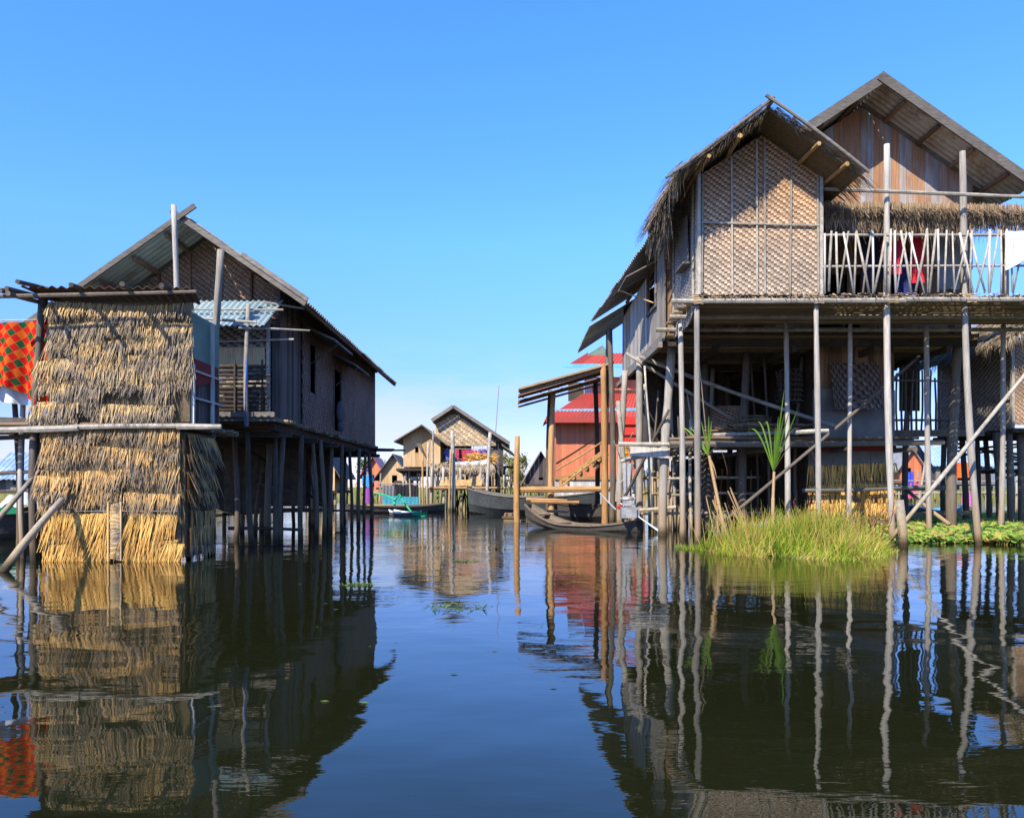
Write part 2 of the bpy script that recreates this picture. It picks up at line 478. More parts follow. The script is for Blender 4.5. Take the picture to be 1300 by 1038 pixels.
t = NT('far_hill'); n = t.noise(t.coord((1,1,1)), .004, 6)
hill_m = t.done(t.ramp(n, [(.3,(.10,.15,.20)),(.7,(.16,.21,.26))]), 1, .0)
mb = MB()
def hills(u, v):
    x = 500 + 4200*u; w = math.sin(u*3.14)**.6 if 0 < u < 1 else 0
    h = (250 + 60*math.sin(u*9) + 30*math.sin(u*23+1)) * w
    return (x, 3600 + 900*v, -5 + h*math.sin(v*3.14159))
mb.grid(hills, 60, 10)
o = mb.build('hills', hill_m, smooth=True); o['kind'] = 'structure'

# ------------------------------------------------------------------ builders
def wall(mb, p, d, L, zb, zt, style='panel', w=.16, th=.03, openings=(), brk=(), nrm=None, gapz=0):
    """wall from p=(x,y) along d, zb/zt functions of u; openings (u0,u1,z0,z1)"""
    d = V((d[0], d[1], 0)).normalized(); nrm = V(nrm) if nrm else V((d.y, -d.x, 0))
    def piece(u0, u1, za0, za1, zb0, zb1, t=th, push=0):
        a = V((p[0], p[1], 0)) + d*u0 + nrm*push; b = V((p[0], p[1], 0)) + d*u1 + nrm*push
        if za0 >= zb0 and za1 >= zb1: return
        mb.prism([(a.x,a.y,za0),(b.x,b.y,za1),(b.x,b.y,zb1),(a.x,a.y,zb0)], -nrm*t)
    if style == 'panel':
        cuts = sorted(set([0, L] + list(brk) + [u for o in openings for u in o[:2]]))
        for u0, u1 in zip(cuts, cuts[1:]):
            um = (u0+u1)/2; op = [o for o in openings if o[0] < um < o[1]]
            if not op: piece(u0, u1, zb(u0), zb(u1), zt(u0), zt(u1))
            else:
                o = op[0]
                piece(u0, u1, zb(u0), zb(u1), o[2], o[2]); piece(u0, u1, o[3], o[3], zt(u0), zt(u1))
    else:
        u = 0
        while u < L - .01:
            ww = min(w*U(.8, 1.2), L-u); g = .0018; push = U(-.006, .006)
            u0, u1 = u + g, u + ww - g; um = (u0+u1)/2
            op = [o for o in openings if o[0] < um < o[1]]
            dz = U(-gapz, gapz)
            if not op: piece(u0, u1, zb(u0)+dz, zb(u1)+dz, zt(u0), zt(u1), th, push)
            else:
                for o in op:
                    piece(u0, u1, zb(u0)+dz, zb(u1)+dz, o[2], o[2], th, push); piece(u0, u1, o[3], o[3], zt(u0), zt(u1), th, push)
            u += ww

def corrug(mb, a, b, c, d, wave=.16, amp=.022, sheets=1, r=None):
    """corrugated sheet a(top,start) b(top,end) c(bottom,end) d(bottom,start); waves run from top to bottom"""
    a, b, c, d = map(V, (a, b, c, d)); L = max((b-a).length, (c-d).length)
    nrm = (b-a).cross(d-a).normalized()
    if nrm.z < 0: nrm = -nrm
    tot = int(L / wave * 6)
    per = max(6, int(.8 / wave * 6)); i = 0
    while i < tot:
        j = min(tot, i + per); lift = U(0, .012); dn = U(-.04, .06); rr = random.random() if r is None else r
        vs = []; n = 0
        for k in range(i, min(tot, j + 3) + 1):
            u = k / tot; h = nrm * (amp * math.sin(k * 6.2832 / 6) + lift)
            top = a.lerp(b, u); bot = d.lerp(c, u); dd = (bot-top).normalized()
            vs += [top + h, bot + h + dd*dn]; n += 1
        m = len(vs); vs += [q - nrm*.006 for q in vs]
        fs = []
        for k in range(n-1):
            fs.append((2*k, 2*k+2, 2*k+3, 2*k+1)); fs.append((m+2*k, m+2*k+1, m+2*k+3, m+2*k+2))
            fs.append((2*k, m+2*k, m+2*k+2, 2*k+2)); fs.append((2*k+1, 2*k+3, m+2*k+3, m+2*k+1))
        mb.add(vs, fs, rr)
        i = j

def thatch_wall(mb, p, d, L, ztop, zbot, rowh=.26, bl=.42, dens=90, w=.018, out=.05, lean=0, rough=.05, bot_jit=.06):
    d = V((d[0], d[1], 0)).normalized(); nrm = V((d.y, -d.x, 0))
    z = ztop; k = 0
    rows = []
    while z > zbot + .05: rows.append(z); z -= rowh * U(.85, 1.2)
    for z in rows[::-1]:
        ph = U(0, 6); n = int(L * dens)
        for i in range(n):
            u = U(0, L); zz = z + .03*math.sin(u*2.2+ph) + U(-.02, .02)
            le = bl * U(.5, 1.15)*(.85+.2*math.sin(u*5+ph)+.12*math.sin(u*13+ph*2))
            le = min(le, max(.08, zz - zbot + U(-bot_jit, bot_jit)))
            base = V((p[0], p[1], zz)) + d*u + nrm*(U(.0, .03) - .0)
            dr = V((0,0,-1)) + nrm*(out/bl*U(.3, 1.8)) + d*(lean + U(-.16, .16)*(1+rough*6))
            mb.blade(base, dr, le, w*U(.6, 1.5), d + nrm*U(-.7,.7), 0, n=2, tip=.45)

def thatch_slope(mb, r0, r1, e0, e1, rows=7, bl=.7, dens=60, w=.022, lift=.05, shag=.12, droop=.1):
    r0, r1, e0, e1 = map(V, (r0, r1, e0, e1))
    for k in range(rows):
        v = (k + .35) / rows
        a = r0.lerp(e0, v); b = r1.lerp(e1, v); L = (b-a).length; n = int(L*dens)
        last = k == rows-1
        for i in range(n):
            u = random.random(); q = a.lerp(b, u)
            sl = (r0.lerp(r1,u) - e0.lerp(e1,u)).normalized() * -1
            nn = (b-a).cross(sl).normalized()
            if nn.z < 0: nn = -nn
            dr = sl + nn*U(-.02, lift)*2 + (b-a).normalized()*U(-shag, shag)*1.6
            le = bl*U(.6,1.1)
            mb.blade(q + nn*U(.02, .12), dr, le, w*U(.6,1.5), (b-a).normalized()+nn*U(-.5,.5), droop*U(.3,1.2)*(2 if last else 1), n=3 if last else 2, tip=.3)

def fringe(mb, p, q, n, L, nrm=(0,-1,0), w=.018, spread=.2, back=.1):
    p, q = V(p), V(q); d = (q-p).normalized(); nrm = V(nrm)
    for i in range(n):
        c = p.lerp(q, random.random()) + nrm*U(-back, .02) + V((0,0,U(-.03,.05)))
        mb.blade(c, V((0,0,-1)) + d*U(-spread, spread) + nrm*U(-.1,.25), L*U(.35,1.2)*(1.5 if random.random()<.06 else 1), w*U(.6,1.4), d+nrm*U(-.6,.6), 0, n=2)

def slats(mb, x0, x1, y0, y1, z, sp=.09, r=.035, jit=.05):
    y = y0
    while y < y1:
        mb.pole((x0+U(-jit,jit), y, z+U(-.008,.008)), (x1+U(-jit,jit), y, z+U(-.008,.008)), r, r*.9, seg=5, bend=.001, step=2.5)
        y += sp*U(.9,1.15)

def sheet(mb, a, b, drop, folds=5, amp=.04, nu=26, nv=12, dirn=(0,-1,0), taper=0, hem=.0):
    a, b = V(a), V(b); n = V(dirn); ph = U(0, 6)
    def fn(u, v):
        q = a.lerp(b, .5 + (u-.5)*(1-taper*v)); 
        s = math.sin(u*folds*6.28+ph+v*.8)*amp*(.35+.65*v) + math.sin(u*folds*2.7*6.28+ph*2)*amp*.25*v
        dr = drop(u) if callable(drop) else drop
        return q + n*s + V((0,0,-dr*v + hem*math.sin(u*9+ph)*v - .02*math.sin(u*3.14)))
    mb.grid(fn, nu, nv); return nu, nv

def shirt(a, w, h, mat, label, group, thick=.02, kind='shirt', nrm=(0,-1,0), name='hanging_shirt'):
    """a garment hung by its shoulders: body outline with sleeves, or trousers with two legs"""
    mb = MB(); a = V(a)
    if kind == 'shirt':
        pts = [(-.5,0),(-.18,0),(0,-.06),(.18,0),(.5,0),(.72,-.42),(.52,-.48),(.42,-.24),(.40,-1),(-.40,-1),(-.42,-.24),(-.52,-.48),(-.72,-.42)]
    elif kind == 'trousers':
        pts = [(-.5,0),(.5,0),(.58,-1),(.1,-1),(0,-.35),(-.1,-1),(-.58,-1)]
    else:
        pts = [(-.5,0),(-.1,-.03),(.5,0),(.55,-.55),(.48,-1),(.1,-.94),(-.2,-1.02),(-.52,-.97),(-.46,-.5)]
    # triangulated fan through a wavy grid: clip a grid against the outline
    def inside(x, y):
        c = False; n = len(pts)
        for i in range(n):
            x1, y1 = pts[i]; x2, y2 = pts[(i+1) % n]
            if (y1 > y) != (y2 > y) and x < (x2-x1)*(y-y1)/(y2-y1)+x1: c = not c
        return c
    N = 22; ph = U(0, 6); idx = {}; vs = []; fs = []
    def vert(i, j):
        if (i, j) not in idx:
            x = -.8+1.6*i/N; y = -1.05*j/N
            idx[(i, j)] = len(vs)
            vs.append(a + V((x*w, -.05*math.sin(x*11+ph)*(.3-y)*w - .02, y*h)))
        return idx[(i, j)]
    for i in range(N):
        for j in range(N):
            if inside(-.8+1.6*(i+.5)/N, -1.05*(j+.5)/N): fs.append((vert(i,j), vert(i+1,j), vert(i+1,j+1), vert(i,j+1)))
    mb.add(vs, fs)
    return own(mb, name, mat, label, 'laundry' if kind == 'cloth' else kind, group, smooth=True)

def post(parent, base, top, r, mat='post', name='post', bend=.014, r1=None):
    mb = MB(); b = V(base); t = V(top)
    mb.pole((b.x, b.y, -.6), t, r, r1 or r*.85, seg=8, bend=bend)
    return mb.build(name, M[mat], parent, smooth=True)

def lone(name, p, q, r, mat, label, cat='pole', group=None, r1=None, bend=.01, node=0):
    mb = MB(); mb.pole(p, q, r, r1 or r*.85, seg=8, bend=bend, node=node)
    return own(mb, name, M[mat], label, cat, group, smooth=True)
#SECTIONS
# ================================================================== RIGHT STILT HOUSE
H = thing('stilt_house', (7.5, 17.0, 0), 'tall weathered two storey house on grey stilts with woven gable room and railed balcony', 'stilt house')
RX, RZ, RS = 7.7, 9.60, .655                       # ridge x, z, slope of the big roof
def roofA(x): return RZ - abs(x-RX)*(RS if x < RX else .70)
# big corrugated roof
mb = MB(); corrug(mb, (RX,16.4,RZ), (RX,24.6,RZ), (2.45,24.6,6.25), (2.98,16.4,RZ-(RX-2.98)*RS))
roofL = mb.build('roof_slope', M['iron'], H)
mb = MB(); corrug(mb, (RX,16.4,RZ), (RX,24.6,RZ), (10.85,24.6,RZ-3.15*.7), (10.85,16.4,RZ-3.15*.7))
roofR = mb.build('roof_slope', M['iron'], H)
mb = MB(); corrug(mb, (5.0,24.7,RZ-2.7*.7), (5.0,27.4,RZ-2.9*.7), (2.25,27.4,5.75), (2.45,24.7,6.15))
mb.build('roof_slope', M['iron_under'], H, label='greenish sheets over the rear porch')
for s, xe in ((-1, 2.98), (1, 10.87)):
    mb = MB(); mb.beam((RX-s*.07,16.36-.025*(s>0),RZ+.04), (xe,16.36-.025*(s>0),roofA(xe)-.02), .045, .2, up=(0,0,1)); mb.build('rake_board', M['board'], H)
mb = MB()
for k in range(7):
    for x0 in (RX-.5-k*.72, RX+.5+k*.72):
        if 3.1 < x0 < 10.7: mb.beam((x0,16.45,roofA(x0)-.10), (x0+(-.05 if x0<RX else 0),24.4,roofA(x0)-.10), .07, .07)
mb.build('purlin', M['plank_brown'], H)
# gable wall of planks
mb = MB(); wall(mb, (3.4,17.35), (1,0), 6.75, lambda u: 5.9, lambda u: roofA(3.4+u)-.12, 'planks', .15, .03, gapz=.02)
mb.build('gable_wall', M['gable_plank'], H)
mb = MB()
wall(mb, (3.4,17.4), (1,0), 6.75, lambda u: 4.45, lambda u: 5.9, 'planks', .15, .03, openings=[(3.3,4.3,4.6,5.8),(5.0,5.6,5.2,5.8)])
mb.build('front_wall', M['plank_brown'], H)
# plank side wall with an opening
zt = lambda u: roofA(3.35) - .12 - u*.07
mb = MB(); wall(mb, (3.35,23.9), (0,-1), 6.6, lambda u: 4.42, lambda u: roofA(3.35)-.55+.03*u, 'planks', .17, .03, openings=[(4.6,5.6,5.35,6.25)])
sw = mb.build('side_wall', M['plank'], H)
mb = MB(); mb.box(3.30,3.34,18.2,19.4,5.27,5.345); mb.box(3.30,3.34,18.2,18.28,5.35,6.3); mb.box(3.30,3.34,19.3,19.38,5.35,6.3)
mb.build('window_frame', M['board'], H)
mb = MB(); mb.prism([(3.33,18.1,6.33),(3.33,19.5,6.33),(2.62,19.5,5.95),(2.62,18.1,5.95)], (0,0,-.03))
sh = mb.build('shutter', M['board'], H)
mb = MB(); mb.pole((2.62,19.3,5.93), (3.3,18.3,5.38), .018, seg=5); mb.build('prop_stick', M['bamboo'], sh)
mb = MB(); mb.beam((3.31,17.2,4.38), (3.31,24.0,4.38), .06, .16); mb.beam((3.22,17.1,4.2), (3.22,24.0,4.2), .09, .12)
mb.build('floor_beam', M['board'], H)
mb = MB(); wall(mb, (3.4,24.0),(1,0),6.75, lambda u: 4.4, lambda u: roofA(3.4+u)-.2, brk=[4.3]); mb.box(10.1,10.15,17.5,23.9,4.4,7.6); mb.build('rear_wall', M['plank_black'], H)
mb = MB(); slats(mb, 3.4, 10.2, 17.3, 24.0, 4.42, .12, .05); mb.build('upper_floor', M['deck'], H)
mb = MB()
for y in (17.4,19.2,21,22.8): mb.beam((3.3,y,4.28),(10.25,y,4.28),.1,.14)
for x in (4.5,6.2,8.0,9.6): mb.beam((x,17.3,4.14),(x,24,4.14),.1,.13)
mb.build('joist', M['dark'], H)

# --- woven gable room standing forward of the house
bx0, bx1, bxr = 3.56, 5.81, 4.72
bz = lambda u: 7.0 + (.76*(u/(bxr-bx0)) if u < bxr-bx0 else .76*(bx1-bx0-u)/(bx1-bxr))
mb = MB(); wall(mb, (bx0,14.9), (1,0), bx1-bx0, lambda u: 4.74, bz, brk=[bxr-bx0])
fw = mb.build('woven_front_wall', M['weave'], H)
mb = MB()
for px in (892, 928, 960, 970, 1004, 1037):
    x = X(px, 14.9) + (0 if 892 < px < 1037 else 0); u = x-bx0
    mb.beam((x+U(-.03,.03),14.875,4.76), (x,14.875,bz(u)-.04), .035, .03, up=(1,0,0))
mb.beam((bx0+.02,14.86,Z(283,14.9)), (bx1-.02,14.86,Z(283,14.9)-.05), .03, .03)
mb.build('batten', M['pole'], fw)
mb = MB(); wall(mb, (bx0-.035,17.2), (0,-1), 2.28, lambda u: 4.34+.16*min(1,max(0,(u-1.4)/.5)), lambda u: 7.0, brk=[1.4,1.9])
sw2 = mb.build('woven_side_wall', M['weave_grey'], H)
for y in (14.93, 15.25, 17.1):
    mb = MB(); mb.beam((bx0-.06,y,4.5),(bx0-.06,y,6.95),.035,.035,up=(1,0,0)); mb.build('batten', M['pole'], sw2)
mb = MB(); mb.prism([(bx0-.06,15.55,5.55),(bx0-.06,16.2,5.62),(bx0-.10,16.2,6.5),(bx0-.10,15.55,6.45)], (-.03,0,0)); mb.box(bx0-.2,bx0-.06,15.5,16.25,5.5,5.54)
mb.build('shutter', M['board'], sw2)
mb = MB(); mb.box(bx1-.0,bx1+.03,14.93,17.3,4.74,7.0); mb.build('woven_side_wall', M['weave_grey'], H)
mb = MB()
for x in (bx0-.03, bx1+.03): mb.beam((x,14.88,4.7),(x,14.88,7.05),.06,.06,up=(1,0,0))
mb.build('corner_post', M['pole'], H)
# its thatched roof
rz, ex0, ez0, ex1, ez1 = 7.93, 2.98, 6.74, 6.22, 6.74
mb = MB()
for (e, z) in ((ex0, ez0), (ex1, ez1)):
    mb.prism([(4.62,14.15,rz),(e,14.15,z),(e,17.3,z),(4.62,17.3,rz)], (0,0,-.07))
tr = mb.build('thatch_roof', M['thatch_back'], H)
mb = MB()
thatch_slope(mb, (4.62,14.1,rz), (4.62,17.4,rz), (ex0,14.1,ez0), (ex0,17.4,ez0), 7, .5, 95, droop=.14)
thatch_slope(mb, (4.62,14.1,rz), (4.62,17.4,rz), (ex1,14.1,ez1), (ex1,17.4,ez1), 6, .6, 70, droop=.06)
fringe(mb, (ex0-.02,14.05,ez0+.12), (ex0+.05,17.5,ez0+.02), 420, .52, (-1,0,0), spread=.3)
fringe(mb, (ex0+.12,15.6,ez0-.05), (ex0+.2,17.3,ez0-.2), 300, .6, (-1,0,0), spread=.3)
for k in range(1300):     # straw ends along the rake, sticking out over the gable
    u = random.random(); s = random.random() < .62
    e, z = (ex0, ez0) if s else (ex1, ez1)
    c = V((4.62,14.12,rz)).lerp(V((e,14.12,z)), u) + V((0,U(-.05,.1),U(-.05,.06)))
    mb.blade(c, V(((-1 if s else 1)*U(.2,1), U(-.6,.1), U(-1,-.1) if s else U(-.6,.1))), U(.12,.42) if s else U(.08,.2), .016, V((0,1,.3)), .05, n=2)
mb.build('straw', M['thatch_roof'], tr)
mb = MB()
mb.pole((4.66,14.0,rz+.10), (2.74,14.0,6.60), .032); mb.pole((4.50,13.96,rz+.12), (6.34,13.96,ez1-.06), .032)
mb.pole((4.62,14.0,rz+.02),(4.62,17.2,rz+.02),.04)
mb.build('rake_pole', M['board'], tr)
mb = MB()
for x, z in ((5.45,7.30),(5.95,6.94),(3.5,7.08),(4.05,7.44)): mb.pole((x,13.98,z-.1),(x,17.2,z-.1),.04)
mb.build('roof_pole', M['bamboo'], tr)

# --- balcony
mb = MB(); slats(mb, 3.4, 12.2, 14.92, 17.25, 4.68, .085, .035, .12)
mb.build('balcony_floor', M['deck'], H)
mb = MB(); mb.pole((3.0,14.82,4.60),(7.6,14.82,4.62),.055,.05,bend=.002); mb.pole((7.4,14.80,4.63),(12.4,14.80,4.65),.05,.045,bend=.002)
mb.pole((3.2,16.0,4.56),(12.2,16.0,4.56),.05,bend=.001); mb.pole((3.1,17.0,4.5),(12.2,17.0,4.5),.05,bend=.001)
mb.build('balcony_beam', M['pole'], H)
mb = MB()
for k in range(75):      # short joist ends and bark under the deck edge
    x = U(3.5,12); mb.pole((x,14.76+U(0,.04),4.70),(x+U(-.05,.05),17.2,4.71),.022,.02,seg=5,bend=.001,step=3)
mb.build('deck_joist', M['dark'], H)
mb = MB()
for k in range(420):     # ends of bark and matting poking from the deck edge
    mb.blade((U(3.45,12.2),14.86,4.73+U(-.04,.04)),(U(-1.2,1.2),-1,U(-.5,.2)),U(.06,.2),.03,(1,0,.3),.02,n=1)
mb.build('deck_matting', M['thatch_roof'], H)
mb = MB()
mb.pole((5.86,14.85,Z(298,14.85)),(12.3,14.85,Z(297,14.85)),.028,bend=.002,node=.15)
mb.pole((5.86,14.87,Z(338,14.87)),(12.3,14.87,Z(337,14.87)),.024,bend=.002,node=.15)
rail = mb.build('railing', M['pole'], H, smooth=True)
px = 1047
zb_, zt_ = 4.76, Z(296,14.85)+.02
k = 0
while px < 1330:
    mb = MB(); tilt = [0, .02, -.02, .14, -.13, .02, -.15, .12, 0, .1][k % 10]*U(.6,1.2)
    x = X(px, 14.83)
    mb.pole((x-tilt,14.82,zb_+U(-.03,.02)),(x+tilt,14.82,zt_+U(-.03,.06)), U(.018,.028), seg=6, bend=.008, node=.12)
    mb.build('baluster', M['pole'] if k % 4 else M['plank_pale'], rail, smooth=True)
    px += U(5.5, 10.5); k += 1
    if k >= 34: break
for pxb, Y in ((1078,17.1),(1172,17.1),(1275,16.3)): 
    mb = MB(); mb.pole((X(pxb,Y),Y,4.7),(X(pxb,Y),Y,6.6),.07); mb.build('veranda_post', M['plank_tan'], H)
# thatched awning over the balcony
mb = MB(); mb.prism([(5.95,15.3,6.36),(9.95,15.3,6.3),(9.95,17.3,7.1),(5.95,17.3,7.1)], (0,0,-.05))
aw = mb.build('thatch_awning', M['thatch_back'], H)
mb = MB(); thatch_slope(mb, (5.9,16.5,6.95), (10.0,16.5,6.9), (5.9,15.25,6.42), (10.0,15.25,6.36), 7, .36, 150, w=.016, droop=.05, shag=.22)
for k, z in enumerate((6.60, 6.50, 6.42)): fringe(mb, (5.86,15.22+.05*k,z), (10.05,15.22+.05*k,z-.06), 1100, .34, spread=.14, w=.013)
fringe(mb, (5.9,15.24,6.28), (10.05,15.24,6.22), 420, .3, spread=.28)
mb.build('straw', M['thatch_awn'], aw)
mb = MB(); mb.pole((5.9,14.88,Z(240,14.9)),(12.6,14.88,Z(257,14.9)),.035,bend=.004)
mb.build('awning_pole', M['pole'], aw)

# --- lower storey
mb = MB(); wall(mb, (X(905,22.6),22.6),(1,0),X(1045,22.6)-X(905,22.6), lambda u: .25+.2*math.sin(u*4), lambda u: 2.1, 'planks', .22); mb.build('shade_fill', M['dark'], H)  # dark boards added to keep the space below the lower floor black
for k in range(16):      # crooked thin props at the canal corner and along the side
    px = U(818,905); Y = U(18.4,21.5); x = X(px,Y); h_ = U(2.2,4.2) if k % 2 else U(1.2,2.2)
    post(H, (x,Y,0),(x+U(-.22,.22),Y+U(-.1,.1),h_), U(.025,.05), 'pole' if k % 3 else 'post_dark', bend=.035)
for k in range(9):
    Y = U(18.4,21); x = U(5.6,9.4); post(H, (x,Y,0),(x+U(-.2,.2),Y,4.2), U(.03,.05), 'post_dark', bend=.03)
mb = MB(); slats(mb, 3.7, 8.8, 17.3, 22.3, 2.18, .12, .04, .2); mb.build('lower_floor', M['deck'], H)
mb = MB()
for y in (17.2, 19.5, 22): mb.pole((3.4+U(0,.2),y,2.05),(9.4,y,2.08),.07)
for x in (4.0,5.8,7.3,8.7): mb.pole((x,17.0,1.92),(x,22.2,1.95),.06)
mb.build('lower_beam', M['post_dark'], H)
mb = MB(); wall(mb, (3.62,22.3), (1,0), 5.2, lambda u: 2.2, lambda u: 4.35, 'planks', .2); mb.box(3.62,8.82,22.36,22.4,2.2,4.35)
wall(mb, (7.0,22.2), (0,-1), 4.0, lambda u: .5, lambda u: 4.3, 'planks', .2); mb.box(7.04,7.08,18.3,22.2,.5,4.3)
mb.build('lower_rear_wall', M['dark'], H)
y = 18.1
mb = MB(); wall(mb, (7.0,y), (1,0), 1.78, lambda u: Z(497,y), lambda u: 4.35, 'planks', .14); mb.build('lower_wall', M['plank_brown'], H)
mb = MB(); wall(mb, (6.9,y-.04), (1,0), 1.88, lambda u: Z(562,y), lambda u: Z(494,y)+.03*math.sin(u*3), brk=[.5,1,1.4]); mb.build('wall_sheet', M['plastic_grey'], H, label='grey plastic sheeting')
mb = MB(); mb.box(6.95,8.8,y-.06,y-.01,Z(572,y),Z(560,y)); mb.build('wall_band', M['maroon'], H)
mb = MB(); wall(mb, (6.8,y-.02), (1,0), 1.95, lambda u: Z(592,y), lambda u: Z(570,y), 'planks', .3); mb.build('wall_board', M['plastic_grey'], H)
mb = MB(); mb.box(6.9,8.75,y+.02,y+.06,.25,1.7); tb = mb.build('thatch_skirt', M['thatch_back'], H)
mb = MB(); thatch_wall(mb, (6.8,y-.02), (1,0), 2.0, 1.62, .42, .45, .62, 95); mb.build('straw', M['thatch_gold'], tb)
mb = MB(); mb.pole((6.6,17.9,Z(622,17.9)),(9.4,17.9,Z(617,17.9)),.05); mb.build('skirt_pole', M['plastic_grey'], tb)
y = 19.5
mb = MB()
k = 9.05
while k < 10.7: mb.pole((k,y,2.5),(k+U(-.04,.04),y,4.0+U(-.2,.1)),.028,seg=5); k += .12
mb.pole((8.9,y-.03,2.75),(10.9,y-.03,2.75),.03); mb.pole((8.9,y-.03,3.75),(10.9,y-.03,3.72),.03)
mb.build('rear_railing', M['post_dark'], H)
mb = MB(); mb.box(8.8,9.2,y+.1,y+.14,2.4,4.4); mb.box(9.65,10.15,y+.1,y+.14,3.0,4.4)
mb.build('rear_boards', M['dark'], H)
mb = MB(); mb.beam((8.7,19.4,2.42),(11.6,19.4,2.44),.12,.16); mb.beam((8.5,19.4,1.05),(11,19.4,1.1),.08,.12); mb.beam((8.6,18.6,.45),(11.2,18.9,.5),.08,.1)
mb.build('rear_beam', M['post_dark'], H)

# stilts: (px at waterline, depth, px at top, top z, radius, material)
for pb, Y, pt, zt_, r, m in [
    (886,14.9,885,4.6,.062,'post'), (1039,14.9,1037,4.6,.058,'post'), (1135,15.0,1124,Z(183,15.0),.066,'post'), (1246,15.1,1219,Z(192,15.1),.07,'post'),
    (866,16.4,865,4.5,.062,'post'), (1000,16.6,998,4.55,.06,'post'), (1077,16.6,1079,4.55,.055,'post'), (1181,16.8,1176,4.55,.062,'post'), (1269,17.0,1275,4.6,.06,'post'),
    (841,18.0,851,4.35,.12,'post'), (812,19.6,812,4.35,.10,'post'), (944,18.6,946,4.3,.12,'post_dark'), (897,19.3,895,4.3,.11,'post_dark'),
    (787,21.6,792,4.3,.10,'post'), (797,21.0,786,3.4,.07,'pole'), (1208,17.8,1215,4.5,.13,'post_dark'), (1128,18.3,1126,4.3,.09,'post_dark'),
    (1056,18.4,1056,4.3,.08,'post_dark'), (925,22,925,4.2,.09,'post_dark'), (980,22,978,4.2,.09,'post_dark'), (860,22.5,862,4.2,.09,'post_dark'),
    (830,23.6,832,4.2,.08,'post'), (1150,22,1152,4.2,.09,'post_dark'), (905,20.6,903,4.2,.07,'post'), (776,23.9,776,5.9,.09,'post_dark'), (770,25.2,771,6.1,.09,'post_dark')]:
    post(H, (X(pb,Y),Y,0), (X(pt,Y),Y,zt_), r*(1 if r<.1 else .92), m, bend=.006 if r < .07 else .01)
for pl, zl in ((885,4.61),(1037,4.62),(1131,4.63),(1229,4.64)):
    mb = MB(); xl = X(pl,14.9)
    for q in range(5): mb.pole((xl-.09,14.77,zl-.07+.035*q),(xl+.09,14.80,zl+.0+.03*q-.05),.011,seg=5,bend=0); mb.pole((xl+.09,14.78,zl-.07+.035*q),(xl-.09,14.80,zl+.02+.03*q-.05),.011,seg=5,bend=0)
    mb.build('lashing', M['thatch'], H)
# braces
for (a, ya, b, yb, r, m) in [((812,452),18.9,(1060,540),17.4,.05,'pole'), ((795,448),19.4,(935,535),18.8,.045,'pole'),
                             ((893,683),15.3,(1165,452),17.0,.038,'post_dark'), ((1130,684),14.6,(1332,440),14.7,.042,'pole'),  # long middle brace coloured dark for the shade over its upper part
                             ((788,640),19.5,(850,520),17.7,.04,'post_dark'), ((1150,620),18.5,(1205,665),17,.05,'pole')]:
    mb = MB(); mb.pole(P(*a,ya), P(*b,yb), r); mb.build('brace', M[m], H, smooth=True)
mb = MB()
for a, b, Y in [((790,652),(970,650),19.2),((845,607),(960,605),19.4),((850,628),(962,626),19.4),((785,563),(1045,556),17.6),((905,552),(1052,548),17.4),((788,585),(850,570),18),((812,647),(858,643),18.1),((1010,548),(1052,546),16.9)]:
    mb.pole(P(*a,Y),P(*b,Y-.1),.035 if Y>19 else .05,node=.1)
mb.build('cross_pole', M['pole'], H)
mb = MB(); mb.beam(P(800,572,17.9),P(850,575,17.8),.1,.22); mb.build('cross_board', M['plank_pale'], H)

# things in the lower storey
def basket(name, c, r, h, mat, label, cat, grp=None):
    mb = MB(); n = 14
    for k in range(7):
        z = c[2] + h*k/6; rr = r*(.72+.28*math.sin(1.2+k*.3)) 
        for j in range(n): 
            a0, a1 = 6.2832*j/n, 6.2832*(j+1)/n
            mb.beam((c[0]+rr*math.cos(a0),c[1]+rr*math.sin(a0),z),(c[0]+rr*math.cos(a1),c[1]+rr*math.sin(a1),z),.02,.03)
    for j in range(n):
        a = 6.2832*j/n; mb.pole((c[0]+r*.68*math.cos(a),c[1]+r*.68*math.sin(a),c[2]),(c[0]+r*.95*math.cos(a),c[1]+r*.95*math.sin(a),c[2]+h),.014,seg=5)
    return own(mb, name, M[mat], label, cat, grp)
basket('fish_basket', (X(1002,17.9),17.9,3.05), .30, .7, 'dark', 'openwork cane fish basket hanging high behind the grey stilts under the balcony house', 'basket')
basket('wicker_basket', (X(957,18.4),18.4,2.24), .42, .5, 'thatch_back', 'low brown wicker basket in the dark on the lower floor of the tall house', 'basket')
mb = MB()
for k in range(40): mb.pole((U(4.3,6.6),U(17.3,18.2),2.27+.1*(k%3)+U(0,.05)),(U(4.3,6.9),U(17.3,18.2),2.27+.1*(k%3)+U(0,.05)),.02,seg=5)
own(mb, 'stick_pile', M['plank_brown'], 'pile of loose sticks and poles on the lower floor edge of the tall house', 'firewood')

for k,(px,zz,w_,h_,mt,lb) in enumerate([(1085,2.85,1.1,1.1,'weave_dark','dark woven mat leaning on the plastic sheeting under the balcony'),(920,2.3,.9,.8,'weave_brown','brown woven mat leaning at the back of the lower floor'),(880,2.28,.6,1.1,'thatch_back','narrow dark mat standing at the left of the lower floor')]):
    Y = 17.95 if k == 0 else 18.9 + k*.4; x = X(px,Y); mb = MB()
    mb.grid(lambda u, v, x=x, Y=Y, zz=zz, w_=w_, h_=h_: V((x+w_*(u-.5), Y-.25+.3*v+.05*math.sin(u*6), zz+h_*v)), 10, 6)
    own(mb, 'woven_mat', M[mt], lb, 'mat', 'mats under the tall house', smooth=True)
